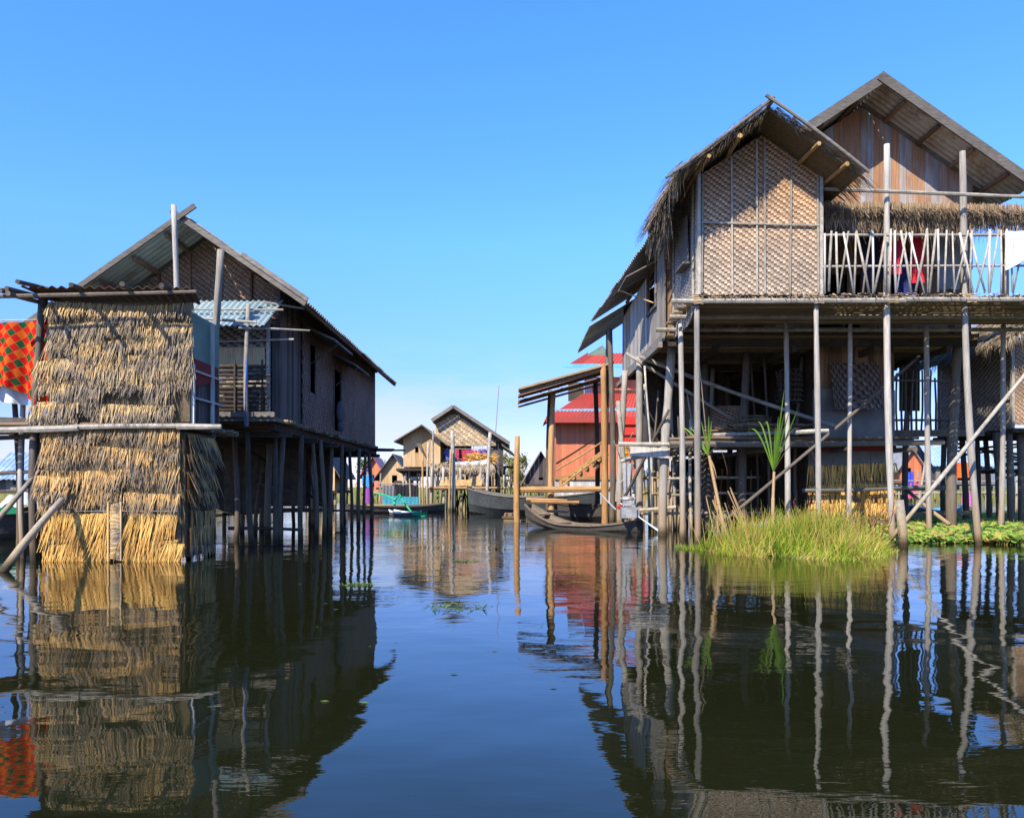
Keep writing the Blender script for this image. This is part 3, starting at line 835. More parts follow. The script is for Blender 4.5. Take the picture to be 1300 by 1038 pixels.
# laundry on and behind the balcony railing
g = 'clothes hanging on the balcony of the tall house'
mb = MB(); uvn = sheet(mb, (X(1276,14.72),14.72,Z(293,14.75)), (X(1306,14.72),14.72,Z(292,14.75)), lambda u: .75-.25*u, 3, .02)
own(mb, 'white_towel', M['white_paint'], 'white towel draped over the right end of the balcony railing', 'towel', g, smooth=True)
shirt((X(1133,15.7),15.7,Z(300,15.7)), .38, .75, cloth((.62,.03,.06)), 'red shirt hanging behind the balcony railing beside a tall pale post', g)
shirt((X(1163,15.9),15.9,Z(290,15.9)), .30, 1.1, cloth((.65,.03,.05)), 'long narrow red cloth hanging behind the middle of the balcony railing', g, kind='cloth', name='hanging_cloth')
shirt((X(1150,16.0),16.0,Z(318,16.0)), .5, .9, cloth((.03,.04,.14)), 'navy blue garment hanging between two red ones behind the balcony railing', g)
shirt((X(1108,16.2),16.2,Z(300,16.2)), .5, .9, cloth((.05,.05,.09)), 'dark shirt hanging in shade at the left of the red shirts on the balcony', g)
shirt((X(1205,16.2),16.2,Z(305,16.2)), .5, 1.0, cloth((.28,.30,.30)), 'grey shirt hanging in shade near the right balcony post', g)

for x0_, x1_, z1_, lb in ((852,905,1.9,'dark fishing net hung behind the stilts, left of two under the tall house'),(925,1010,1.7,'dark fishing net hung behind the stilts, right of two under the tall house')):
    mb = MB(); sheet(mb, (X(x0_,23.3),23.3,z1_),(X(x1_,23.3),23.3,z1_+.15), lambda u: 1.6+.2*math.sin(u*9), 4, .1, 30, 8)
    own(mb, 'fishing_net', cloth((.035,.04,.055)), lb, 'fishing net', 'nets under the tall house', smooth=True)
# bamboo fence behind the stilts
def fence(name, pts, Y, z0, z1, sp, r, mat, label, rails):
    root = thing(name, (X((pts[0]+pts[1])/2,Y), Y, 0), label, 'fence')
    x0, x1 = X(pts[0],Y), X(pts[1],Y); x = x0
    mb = MB()
    while x < x1:
        mb.pole((x,Y,z0+U(-.05,.05)),(x+U(-.05,.05),Y,z1+U(-.18,.12)),r*U(.7,1.2),seg=5); x += sp*U(.7,1.3)
    mb.build('pales', M[mat], root)
    for z in rails:
        mb = MB(); mb.pole((x0-.1,Y-.05,z),(x1+.1,Y-.05,z+U(-.03,.03)),r*.9); mb.build('rail', M[mat], root)
    return root
fence('bamboo_fence', (800,985), 22.6, -.3, 1.55, .17, .035, 'bamboo', 'yellow bamboo pale fence in the water behind the tall house stilts', (.5,.95,1.35))
fence('bamboo_fence', (1132,1300), 34, -.3, 1.9, .5, .035, 'pole', 'sparse stick fence seen far off below the right house gap', (.8,1.4))

# ================================================================== RIGHT NEIGHBOUR HOUSE
N = thing('stilt_house', (14.5, 20.5, 0), 'woven walled house with thatched eaves at the right edge behind the diagonal pole', 'stilt house')
mb = MB(); wall(mb, (12.2,22.6), (0,-1), 3.4, lambda u: 2.5, lambda u: 4.75); mb.build('woven_side_wall', M['weave_grey'], N)
mb = MB(); wall(mb, (12.2,19.2), (1,0), 4.2, lambda u: 2.62, lambda u: 4.75); mb.build('woven_front_wall', M['weave_brown'], N)
mb = MB(); mb.beam((12.18,19.17,2.5),(12.18,19.17,4.7),.07,.07,up=(1,0,0)); mb.beam((12.15,22.6,3.35),(12.15,19.2,3.3),.03,.03); mb.build('wall_trim', M['pole'], N)
mb = MB(); mb.prism([(11.5,18.6,4.45),(11.5,23.2,4.45),(14.2,23.2,6.1),(14.2,18.6,6.1)], (0,0,-.06)); mb.prism([(14.2,18.6,6.1),(14.2,23.2,6.1),(17,23.2,4.4),(17,18.6,4.4)], (0,0,-.06))
nr = mb.build('thatch_roof', M['thatch_back'], N)
mb = MB(); thatch_slope(mb, (14.2,18.5,6.12),(14.2,23.2,6.12),(11.5,18.5,4.5),(11.5,23.2,4.5), 8, .6, 60)
fringe(mb, (11.45,18.5,4.55),(11.45,23.3,4.55), 420, .35, (-1,0,0)); fringe(mb, (11.5,18.55,4.5),(14.3,18.55,6.1), 500, .3)
mb.build('straw', M['thatch_roof'], nr)
mb = MB(); slats(mb, 12.1, 16.6, 19.1, 22.7, 2.48, .12, .05); mb.build('floor', M['dark'], N)
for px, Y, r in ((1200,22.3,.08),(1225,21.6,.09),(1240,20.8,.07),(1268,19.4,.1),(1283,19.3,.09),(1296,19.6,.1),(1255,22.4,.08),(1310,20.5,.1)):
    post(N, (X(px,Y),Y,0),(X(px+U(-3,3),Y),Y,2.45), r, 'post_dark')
mb = MB()
for k in range(14): mb.pole((X(1215,21)+U(0,1.6),U(19.6,22),U(1.2,2.3)),(X(1290,21)+U(-.2,1.2),U(19.6,22),U(1.4,2.3)),.03)
own(mb, 'stacked_poles', M['dark'], 'loose dark poles stored under the woven house at the right edge', 'poles')

# ================================================================== LEFT STILT HOUSE
L = thing('stilt_house', (-6.4, 19.5, 0), 'brown woven house with a steep gable and dark side wall standing behind the straw hut', 'stilt house')
LX, LZ, LS = -5.99, 6.06, .707
def roofL_(x): return LZ - abs(x-LX)*LS
mb = MB(); corrug(mb, (LX,14.35,LZ),(LX,26,LZ),(-3.78,26,roofL_(-3.78)),(-3.78,14.35,roofL_(-3.78))); mb.build('roof_slope', M['iron'], L)
mb = MB(); corrug(mb, (LX,14.35,LZ),(LX,26,LZ),(-9.0,26,roofL_(-9.0)),(-9.0,14.35,roofL_(-9.0)))
mb.build('roof_slope', M['iron_under'], L)
mb = MB(); mb.beam((LX-.2,14.3,LZ+.06),(-3.74,14.3,roofL_(-3.74)-.04),.04,.10); mb.beam((LX+.26,14.24,LZ+.13),(-9.1,14.24,roofL_(-9.1)-.02),.04,.09)
mb.beam((-4.9,14.27,roofL_(-4.9)+.04),(-3.7,14.27,roofL_(-3.7)+.06),.03,.08)
mb.build('rake_board', M['board'], L)
mb = MB()
for k in range(5):
    for s in (-1,1):
        x = LX + s*(.35+k*.6)
        if x < -3.7: mb.beam((x,14.45,roofL_(x)-.09),(x,25.8,roofL_(x)-.09),.06,.07)
mb.build('purlin', M['plank_brown'], L)
mb = MB(); wall(mb, (-8.4,15.45),(1,0),4.03, lambda u: 4.2, lambda u: roofL_(-8.4+u)-.1, brk=[2.41]); gw = mb.build('gable_wall', M['weave_brown'], L)
mb = MB()
for x in (-7.6,-6.9,-6.3,-5.7,-5.1): mb.beam((x,15.42,4.3),(x,15.42,roofL_(x)-.15),.04,.03,up=(1,0,0))
mb.build('batten', M['plank_brown'], gw)
# front room
mb = MB(); wall(mb, (-8.4,14.9),(1,0),3.83, lambda u: 2.42, lambda u: 4.25); fr = mb.build('woven_front_wall', M['weave_grey'], L)
mb = MB(); mb.box(-5.75,-4.66,14.84,14.87,Z(466,14.9),Z(441,14.9)); mb.build('wall_board', M['plank_tan'], fr, label='pale ply board')
mb = MB(); mb.beam((-4.6,14.86,2.4),(-4.6,14.86,4.2),.06,.05,up=(1,0,0)); mb.beam((-6.5,14.8,Z(436,14.8)),(-4.1,14.8,Z(430,14.8)),.03,.03); mb.build('corner_batten', M['pole'], L)
mb = MB(); mb.box(-8.4,-4.4,14.95,15.42,4.2,4.26); mb.build('room_ceiling', M['board'], L)
mb = MB(); wall(mb, (-4.42,16.35),(0,-1),1.45, lambda u: 2.35, lambda u: roofL_(-4.42)-.1-.0*u, 'planks', .16); 
wall(mb, (-4.56,14.95),(1,0),.14, lambda u: 2.35, lambda u: 4.3, 'planks', .07); mb.build('plank_corner', M['plank_black'], L)
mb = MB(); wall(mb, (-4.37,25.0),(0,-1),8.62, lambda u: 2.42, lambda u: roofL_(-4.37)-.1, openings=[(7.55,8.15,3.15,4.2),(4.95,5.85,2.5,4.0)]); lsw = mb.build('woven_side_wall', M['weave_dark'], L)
mb = MB()
for y in (16.85,17.45): mb.beam((-4.34,y,3.1),(-4.34,y,4.25),.05,.04,up=(1,0,0))
for y in (19.15,20.05): mb.beam((-4.34,y,2.45),(-4.34,y,4.05),.06,.04,up=(1,0,0))
mb.beam((-4.34,25,2.36),(-4.34,16.4,2.36),.05,.12)
mb.build('window_trim', M['board'], lsw)
for (y0,y1,zh,zo,xo) in ((16.55,18.4,4.5,4.22,-3.72),(19.0,20.9,4.35,4.08,-3.78)):
    mb = MB(); mb.prism([(-4.33,y0,zh),(-4.33,y1,zh),(xo,y1,zo),(xo,y0,zo)], (0,0,-.05)); s_ = mb.build('shutter', M['board'], L)
    mb = MB(); mb.pole((xo+.02,y0+.3,zo-.05),(-4.34,y0+.4,zh-.75),.015,seg=5); mb.build('prop_stick', M['board'], s_)
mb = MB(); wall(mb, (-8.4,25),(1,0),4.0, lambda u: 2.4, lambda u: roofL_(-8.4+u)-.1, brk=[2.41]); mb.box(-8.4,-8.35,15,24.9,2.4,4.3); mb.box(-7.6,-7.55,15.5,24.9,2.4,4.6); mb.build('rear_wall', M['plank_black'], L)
mb = MB(); slats(mb, -8.5,-4.3,14.7,25.2,2.34,.11,.04,.15); mb.build('floor', M['deck'], L)
mb = MB()
for x in (-8.2,-7,-5.8,-4.45): mb.beam((x,14.6,2.22),(x,25.6,2.22),.1,.13)
for y in (15,17,19,21,23,25): mb.beam((-8.5,y,2.1),(-4.2,y,2.1),.09,.1)
for y, e in ((24.6,.7),(25.1,1.0),(25.4,.5)): mb.pole((-5.5,y,2.26),(-4.3+e*.9,y,2.28),.035)
mb.build('floor_beam', M['dark'], L)
# pale blue awning over the front wall
mb = MB(); corrug(mb, (-6.45,14.9,4.62),(-4.32,14.9,4.62),(-4.45,14.15,4.0),(-6.6,14.15,4.0),.11,.018)
aw = mb.build('awning', M['iron_blue'], L, label='pale blue corrugated awning')
mb = MB(); mb.pole((-6.6,14.45,4.36),(-4.2,14.45,4.36),.022); mb.pole((-6.5,14.05,Z(400,14.05)),(-4.55,14.05,Z(409,14.05)),.03); mb.pole((-4.9,14.1,3.95),(-3.75,14.6,4.0),.022); mb.pole((-4.6,14.7,4.55),(-3.9,14.8,4.45),.022)
mb.build('awning_pole', M['pole'], aw)
mb = MB()
for k in range(13):
    z = Z(532-k*5.6,14.55); mb.pole((-5.7+U(-.08,.05),14.55,z),(X(337,14.55)+U(-.08,.1),14.55,z+U(-.02,.02)),.034,seg=6,bend=.004)
for px in (240,298,333): mb.beam((X(px,14.5),14.5,2.35),(X(px,14.5),14.5,3.45),.03,.03,up=(1,0,0))
mb.build('slat_screen', M['dark'], L, label='screen of dark horizontal sticks')
mb = MB(); mb.box(-6.3,-4.3,14.3,14.9,2.3,2.38); mb.beam((-6.3,14.28,2.42),(-4.3,14.28,2.42),.05,.09); mb.build('ledge', M['board'], L)
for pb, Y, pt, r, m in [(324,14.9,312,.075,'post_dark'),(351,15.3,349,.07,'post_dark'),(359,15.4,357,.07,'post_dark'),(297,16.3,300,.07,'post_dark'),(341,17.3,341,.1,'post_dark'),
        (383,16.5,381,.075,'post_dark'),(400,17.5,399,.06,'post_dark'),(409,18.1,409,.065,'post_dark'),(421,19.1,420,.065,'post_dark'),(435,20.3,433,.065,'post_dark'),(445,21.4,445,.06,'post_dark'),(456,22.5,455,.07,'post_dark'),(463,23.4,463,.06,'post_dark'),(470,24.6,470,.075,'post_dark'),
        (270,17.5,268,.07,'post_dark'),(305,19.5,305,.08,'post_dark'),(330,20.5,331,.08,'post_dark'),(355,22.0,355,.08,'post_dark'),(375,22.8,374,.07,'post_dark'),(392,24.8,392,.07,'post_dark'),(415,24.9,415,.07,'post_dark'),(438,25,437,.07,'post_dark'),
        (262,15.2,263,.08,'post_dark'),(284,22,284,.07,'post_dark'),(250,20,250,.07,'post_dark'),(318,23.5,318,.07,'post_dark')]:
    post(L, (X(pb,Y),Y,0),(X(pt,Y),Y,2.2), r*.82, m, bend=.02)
for k in range(9):
    Y = 17+k*.85; x = U(-7.6,-4.9); post(L, (x,Y,0),(x+U(-.25,.25),Y,2.15), U(.03,.05), 'post_dark' if k % 3 else 'pole', bend=.03)
mb = MB()
for a, ya, b, yb in [((250,655),20,(470,648),24.8),((275,600),21,(380,625),17),((290,670),17,(385,672),17.2),((300,560),17,(420,650),23),((355,575),18,(300,640),20)]: mb.pole(P(*a,ya),P(*b,yb),.04)
mb.build('cross_pole', M['dark'], L)
mb = MB(); wall(mb, (-8.3,23),(1,0),3.0, lambda u: .55, lambda u: 2.1, 'planks', .2); mb.build('shade_fill', M['dark'], L); mb = MB(); wall(mb, (-8.2,19.0),(1,0),3.2, lambda u: .6+.15*math.sin(u*3), lambda u: 2.15, 'planks', .2); mb.build('shade_fill', M['dark'], L); mb = MB(); mb.box(-8.2,-5.0,19.06,19.1,.7,2.15); mb.box(-8.3,-5.2,21.5,23,.42,.5); mb.build('shade_fill', M['dark'], L)  # dark panels added to fill the underside of the house with gloom
# cloth bundle in the side opening
mb = MB(); mb.ball((-4.2,19.3,2.95),.17,.7,.8,1.6,8); mb.ball((-4.2,19.35,2.62),.13,.7,.8,1.3,8)
own(mb, 'cloth_bundle', cloth((.12,.12,.14)), 'grey cloth bundle hanging in the tall dark opening of the shaded side wall', 'cloth', smooth=True)

# ================================================================== STRAW HUT
T = thing('straw_hut', (-5.9, 12.3, 0), 'two storey hut clad in shaggy grey and golden straw at the left', 'hut')
mb = MB()
mb.box(-6.9,-4.82,11.78,11.83,2.08,3.86); mb.box(-6.95,-6.9,11.8,12.9,2.08,3.8); mb.build('upper_wall', M['thatch_back'], T)
mb = MB(); mb.box(-7.0,-4.95,11.78,11.83,.75,1.93); mb.box(-4.95,-4.9,11.8,12.85,.05,1.93); mb.box(-6.95,-4.96,11.80,11.84,-.1,.74); lw = mb.build('lower_wall', M['thatch_back'], T)
yf = 11.76
mb = MB(); thatch_wall(mb, (X(62,yf),yf),(1,0), X(246,yf)-X(62,yf), Z(386,yf), Z(496,yf), .29, .37, 250, .013, .12, bot_jit=.1); mb.build('straw_cladding', M['thatch'], T)
mb = MB(); thatch_wall(mb, (X(50,yf),yf-.03),(1,0), X(222,yf)-X(50,yf), Z(462,yf), Z(541,yf), .3, .38, 250, .013, .12, bot_jit=.05)
thatch_wall(mb, (X(40,yf),yf-.08),(1,0), .75, Z(515,yf), Z(538,yf), .2, .22, 150, .019, .05); mb.build('straw_cladding', M['thatch'], T)
mb = MB(); thatch_wall(mb, (X(54,yf),yf),(1,0), X(229,yf)-X(54,yf), Z(541,yf), Z(655,yf), .31, .40, 240, .013, .12, bot_jit=.08)
thatch_wall(mb, (X(52,yf),yf-.12),(1,0), .5, Z(606,yf), Z(636,yf), .16, .32, 170, .02, .1); mb.build('straw_cladding', M['thatch_mix'], T)
mb = MB()
for x0, x1, zt_, zb_ in ((X(56,yf),X(146,yf),Z(650,yf),-.05),(X(158,yf),X(228,yf),Z(655,yf),-.05),(X(206,yf),X(237,yf),Z(690,yf),-.05)):
    thatch_wall(mb, (x0+.12,yf-.06),(1,0), x1-x0-.12, zt_, zb_, .4, .72, 230, .016, .06, lean=-.22, bot_jit=.03)
    thatch_wall(mb, (x0,yf-.03),(1,0), x1-x0, zt_-.02, zb_, .5, .5, 60, .021, .03, lean=-.12, bot_jit=.1)
mb.build('straw_skirt', M['thatch_gold'], T)
mb = MB()
for k in range(260):
    z = U(.05, Z(640,yf)); x = X(144,yf)+U(0,.03)
    mb.blade((x,yf-.12,z), V((1,U(-.1,.1),U(-.3,.3))), .17, .014, (0,0,1), 0, n=1, tip=.8)
for px in (143,159): mb.beam((X(px,yf),yf-.13,.02),(X(px,yf),yf-.13,Z(636,yf)),.025,.02,up=(1,0,0))
mb.build('woven_strip', M['thatch'], T)
mb = MB(); thatch_wall(mb, (-4.88,11.8),(0,1), 1.1, 1.9, .75, .27, .45, 130, .02, .12); thatch_wall(mb, (-4.86,11.85),(0,1), 1.0, .75, .03, .3, .6, 70, .02, .02)
mb.build('straw_cladding', M['thatch_mix'], T)
# side of the upper room: boards below, faded sheets above
mb = MB(); wall(mb, (-4.84,11.82),(0,1), 1.2, lambda u: 2.06, lambda u: 2.85, 'planks', .12, nrm=(1,0,0)); mb.build('side_boards', M['plank_black'], T)
mb = MB(); wall(mb, (-4.84,11.82),(0,1), 1.2, lambda u: 2.85, lambda u: 3.75, nrm=(1,0,0)); mb.build('side_sheet', M['sheet_green'], T)
mb = MB(); wall(mb, (-4.81,11.9),(0,1), 1.0, lambda u: 2.62+.2*u, lambda u: 3.05, nrm=(1,0,0), brk=[.5]); mb.build('side_cloth', M['maroon'], T)
mb = MB(); mb.beam((-4.80,11.85,2.0),(-4.80,11.85,2.95),.05,.05,up=(1,0,0)); mb.beam((-4.79,11.85,2.86),(-4.79,13.0,2.86),.03,.03); mb.beam((-4.79,11.85,2.45),(-4.79,13.0,2.45),.03,.03); mb.beam((-4.79,12.6,2.1),(-4.79,12.6,3.7),.05,.03,up=(0,1,0))
mb.build('side_batten', M['plank_pale'], T)
# roof
mb = MB(); corrug(mb, (-7.3,12.7,4.06),(-5.02,12.7,4.06),(-4.62,11.45,3.98),(-7.15,11.45,4.02),.14,.02); hr = mb.build('roof', M['iron_rust'], T)
mb = MB(); mb.pole((X(-20,11.35),11.35,Z(376,11.35)),(X(250,11.35),11.35,Z(370,11.35)),.032,.026,bend=.003)
mb.pole((X(10,11.2),11.2,Z(372,11.2)),(X(52,12),12.6,Z(378,12)),.04); mb.pole((X(8,11.3),11.3,Z(366,11.3)),(X(60,12),12.3,Z(374,12)),.04)
mb.pole((X(0,11.25),11.25,Z(368,11.25)),(X(62,12),13.2,4.14),.04)
for pxa, pya, pxb in ((22,357,70),(90,361,118),(155,360,172),(205,362,222)): mb.pole(P(pxa,pya,11.0),(X(pxb,12.4),13.0,4.2),.035)
mb.build('roof_pole', M['post_dark'], hr)
mb = MB(); mb.pole((X(-25,11.62),11.62,Z(546,11.62)),(X(100,11.62),11.62,Z(543,11.62)),.055,bend=.002); mb.pole((X(225,11.62),11.62,Z(541,11.62)),(X(281,11.62),11.62,Z(541,11.62)),.045,bend=.002); mb.pole((X(60,11.66),11.66,Z(543,11.62)),(X(230,11.66),11.66,Z(540,11.62)),.04)
mb.build('floor_pole', M['pole'], T)
mb = MB(); slats(mb, -8.6,-4.75,11.7,13.9,2.02,.1,.04,.1); mb.build('platform', M['deck'], T)
mb = MB(); mb.prism([(X(-30,12.2),12.2,Z(528,12.2)),(X(40,12.2),12.2,Z(530,12.2)),(X(70,12.2),12.2,2.06),(X(-30,12.2),12.2,2.06)], (0,.05,0)); mb.build('edge_board', M['board'], T)
for pb, Y, pt, zt_, r, m in [(22,12.4,18,3.1,.05,'post_dark'),(33,12.3,28,3.0,.045,'post'),(46,11.9,50,3.95,.06,'post_dark'),(57,12.0,56,3.95,.045,'post_dark'),(268,12.9,270,2.0,.06,'post_dark'),(238,12.9,238,2.0,.05,'post_dark'),(88,11.95,88,2,.05,'post_dark'),(-20,12.6,-22,2.0,.05,'post')]:
    post(T, (X(pb,Y),Y,0),(X(pt,Y),Y,zt_), r, m)
for (a,ya,b,yb,r) in [((3,726),10.2,(77,634),11.5,.06),((-30,690),11.4,(50,596),11.9,.045)]:
    mb = MB(); mb.pole(P(*a,ya),P(*b,yb),r); mb.build('brace', M['pole'], T, smooth=True)
mb = MB(); mb.pole((X(-20,12.3),12.3,Z(602,12.3)),(X(46,12.3),12.3,Z(598,12.3)),.035); mb.pole((X(-20,12.25),12.25,Z(546,12.25)-.12),(X(60,12.25),12.25,1.9),.04); mb.build('cross_pole', M['post_dark'], T)

lone('tall_pole', (X(222,13.3),13.3,1.9), (X(223,13.0),13.0,Z(260,13.0)), .055, 'post', 'tallest grey pole rising past the left house gable behind the straw hut', 'pole', 'tall poles beside the left house')
lone('tall_pole', (X(263,13.9),13.9,-.5), (X(279,13.9),13.9,Z(317,13.9)), .075, 'post', 'leaning grey pole in front of the pale blue awning', 'pole', 'tall poles beside the left house')
lone('tall_pole', (X(313,14.2),14.2,2.2), (X(314,14.2),14.2,Z(385,14.2)), .045, 'pole', 'short thin pole with blue rope before the dark stick screen', 'pole', 'tall poles beside the left house')
mb = MB(); mb.pole((X(314,14.12),14.12,Z(455,14.12)),(X(311,14.12),14.12,Z(540,14.12)),.012,seg=5,bend=.02)
own(mb, 'blue_rope', cloth((.02,.10,.45)), 'blue rope dangling down the thin pole by the stick screen', 'rope')

# blanket and cloth drying left of the hut
mb = MB(); y = 11.9
n_ = sheet(mb, (X(-40,y),y,Z(408,y)), (X(64,y),y,Z(406,y)), lambda u: .72+.62*u + .05*math.sin(u*8), 3, .08, 40, 16)
mb_b = own(mb, 'check_blanket', M['tartan'], 'red blanket with green and orange checks hung beside the straw hut', 'blanket', smooth=True, uv=(40,16,13,10))
mb = MB(); sheet(mb, (X(-50,12.1),12.1,Z(462,12.1)), (X(36,12.1),12.1,Z(500,12.1)), lambda u: .45-.28*u, 3, .05)
own(mb, 'white_cloth', M['tarp_white'], 'pale cloth hanging just below the red check blanket', 'cloth', smooth=True)
mb = MB(); mb.pole((X(-60,11.95),11.95,Z(409,12)),(X(62,11.98),11.98,Z(405,12)),.012,seg=5)
own(mb, 'clothes_line', M['pole'], 'thin line holding up the red check blanket', 'clothes line')
# ================================================================== MIDDLE HOUSE
C = thing('stilt_house', (-2.6, 41.5, 0), 'tan plank and thatch house on stilts in the middle distance with laundry out', 'stilt house')
ax, az = X(576,40.3), Z(516,40.3)
def rc(x): return az - abs(x-ax)*.66
mb = MB(); corrug(mb, (ax,40,az),(ax,46,az),(X(646,40),46,rc(X(646,40))),(X(646,40),40,rc(X(646,40))),.2,.02); mb.build('roof_slope', M['iron'], C)
mb = MB(); corrug(mb, (ax,40,az),(ax,46,az),(X(548,40),46,rc(X(548,40))),(X(548,40),40,rc(X(548,40))),.2,.02); mb.build('roof_slope', M['iron'], C)
mb = MB(); mb.beam((ax,39.9,az),(X(647,40),39.9,rc(X(647,40))),.05,.16); mb.beam((ax,39.9,az),(X(548,40),39.9,rc(X(548,40))),.05,.16); mb.build('rake_board', M['board'], C)
mb = MB(); x0 = X(553,41); x1 = X(636,41)
wall(mb, (x0,41),(1,0),x1-x0, lambda u: Z(562,41), lambda u: max(Z(562,41), rc(x0+u)-.15), 'planks', .25); mb.build('gable_wall', M['plank_tan'], C)
mb = MB(); xa = X(556,40.4); wall(mb, (xa,40.4),(1,0),X(630,40.95)-xa, lambda u: Z(566,40.9), lambda u: min(rc(xa+u)-.3, Z(526,40.9)), brk=[.3,.6,.9,1.5,2.1,2.5,2.8]); mb.build('gable_mat', M['weave_tan'], C)
mb = MB(); fringe(mb, (X(548,40.9),40.85,Z(556,40.9)),(X(612,40.9),40.85,Z(556,40.9)),260,.4,w=.04); mb.build('gable_thatch', M['thatch_mix'], C)
mb = MB(); x0 = X(562,42.2); wall(mb, (x0,42.2),(1,0),X(632,42.2)-x0, lambda u: Z(600,42.2), lambda u: Z(560,42.2), 'planks', .3, openings=[(1.4,2.3,1.5,3.6)]); mb.build('rear_wall', M['dark'], C)
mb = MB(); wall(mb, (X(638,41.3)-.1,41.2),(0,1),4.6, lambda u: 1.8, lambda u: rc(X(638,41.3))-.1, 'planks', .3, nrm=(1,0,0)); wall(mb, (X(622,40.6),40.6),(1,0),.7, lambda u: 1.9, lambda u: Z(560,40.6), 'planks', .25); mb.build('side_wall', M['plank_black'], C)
# plank annex
yx = 39.4; axx, azz = X(537,yx), Z(539,yx)
def ra(x): return azz - abs(x-axx)*(.60 if x<axx else .80)
mb = MB(); wall(mb, (X(512,yx),yx),(1,0),X(559,yx)-X(512,yx), lambda u: Z(592,yx), lambda u: ra(X(512,yx)+u)-.08, 'planks', .2, openings=[(.62,.85,Z(574,yx),Z(567,yx))]); an = mb.build('annex_wall', M['plank_tan'], C)
mb = MB(); mb.box(X(512,yx),X(512,yx)+.04,yx+.04,43,Z(592,yx),3.6); mb.box(X(559,yx)-.04,X(559,yx),yx+.04,41.5,Z(592,yx),3.2); mb.box(X(512,yx),X(559,yx),42,42.05,1.9,3.4); mb.build('annex_side', M['plank_tan'], C)
mb = MB(); mb.prism([(X(529,yx),yx-.35,Z(563,yx)),(X(534,yx),yx-.05,Z(562,yx)),(X(538,yx),yx-.35,Z(575,yx))], (0,.03,0)); mb.build('shutter', M['board'], an)
mb = MB()
for xe in (X(502,yx),X(569,yx)): mb.prism([(axx,yx-.6,azz),(xe,yx-.6,ra(xe)),(xe,43,ra(xe)),(axx,43,azz)],(0,0,-.06))
mb.build('annex_roof', M['board'], C)
mb = MB(); mb.prism([(X(504,yx),yx-.3,Z(594,yx)),(X(561,yx),yx-.3,Z(594,yx)),(X(561,yx),43,1.8),(X(504,yx),43,1.8)],(0,0,-.12)); mb.build('annex_floor', M['dark'], C)
# awning, fence, platform
mb = MB(); mb.prism([(X(546,38.6),38.6,Z(596,38.6)),(X(626,38.6),38.6,Z(596,38.6)),(X(624,41),41,Z(582,41)),(X(548,41),41,Z(582,41))],(0,0,-.08)); aw = mb.build('thatch_awning', M['thatch_back'], C)
mb = MB(); thatch_slope(mb, (X(548,40.5),40.5,Z(583,40.5)),(X(624,40.5),40.5,Z(583,40.5)),(X(546,38.5),38.5,Z(597,38.5)),(X(628,38.5),38.5,Z(597,38.5)),5,.6,80,.05,droop=.1); fringe(mb, (X(546,38.5),38.45,Z(594,38.5)),(X(628,38.5),38.45,Z(594,38.5)),700,.3,w=.04); mb.build('straw', M['thatch_roof'], aw)
mb = MB(); sheet(mb, (X(577,39.3),39.3,Z(586,39.3)),(X(618,39.3),39.3,Z(583,39.3)), .2, 3, .05); mb.build('white_sheet', M['tarp_white'], aw)
mb = MB(); slats(mb, X(546,38),X(640,38),37.6,43,Z(619,38),.2,.06,.2); pf = mb.build('platform', M['timber_h'], C)
mb = MB(); 
for k in range(60): x = U(X(546,38.4),X(618,38.4)); mb.pole((x,38.4,.95),(x+U(-.1,.1),38.4,Z(U(600,606),38.4)),.03,seg=5)
mb.build('pales', M['pole'], C)
for x0, x1, a in ((556,568,0),(568,592,0),(592,612,.25)):
    mb = MB(); mb.prism([(X(x0,37.9),37.9,Z(616,37.9)),(X(x1,37.9),37.9,Z(616,37.9)),(X(x1,37.9),38.0,Z(608,37.9)+a),(X(x0,37.9),38.0,Z(609,37.9))],(0,.04,0))
    mb.build('mat_panel', M['bamboo'], C)
for px, Y, r in [(548,38,.07),(556,39.5,.06),(563,38,.06),(585,38.2,.07),(600,39,.06),(610,38,.07),(622,40,.08),(630,42,.07),(640,41.5,.08),(520,39.5,.06),(530,40,.06),(512,41,.06),(595,42,.07),(570,42,.07),(616,42,.07),(633,39.8,.08)]:
    post(C, (X(px,Y),Y,0),(X(px,Y),Y,Z(592,Y)), r, 'pole' if px < 612 else 'post_dark')
mb = MB()
for k in range(26): x = U(X(575,40),X(612,40)); mb.pole((x,U(39,41),-.1),(x+U(-.3,.3),U(39,41),.95),.04,seg=5)
mb.build('brush_pile', M['dark'], C)
for k in range(18):
    Y = U(37.8,40.5); px = U(512,640); post(C, (X(px,Y),Y,0),(X(px+U(-2,2),Y),Y,U(.8,1.9)), U(.03,.055), 'pole' if k % 3 else 'post_dark', bend=.02)
mb = MB(); mb.prism([(X(637,40),39.5,Z(563,40)),(X(651,40),39.5,Z(574,40)),(X(653,43),43,Z(577,43)),(X(637,43),43,Z(566,43))],(0,0,-.1)); mb.build('lean_to_roof', M['thatch_back'], C)
mb = MB(); mb.pole((X(633,41),41.5,Z(592,41)),(X(654,41),41.5,Z(592,41)),.07); mb.pole((X(628,41),41,Z(603,41)),(X(654,41),41,Z(603,41)),.06); mb.build('side_frame', M['post_dark'], C)
gp = 'tall poles standing in the water before the middle house'
for pb, pt, top, Y, r, m, lb in [(575,575,546,36.5,.10,'pole','thick grey pole standing before the middle of the laundry house'),(617,622,548,36.8,.09,'pole','pale grey pole leaning right beside the big slate boat bow'),
        (571,572,570,36.2,.06,'bamboo','yellow bamboo pole just left of the thick grey pole'),(543,543,560,37.2,.05,'pole','thin grey pole in front of the plank annex wall'),
        (538,536,575,37,.05,'bamboo','short yellow pole below the annex window'),(549,550,545,38,.05,'pole','thin pole at the right edge of the plank annex')]:
    lone('water_pole', (X(pb,Y),Y,-.5), (X(pt,Y),Y,Z(top,Y)), r, m, lb, 'pole', gp)
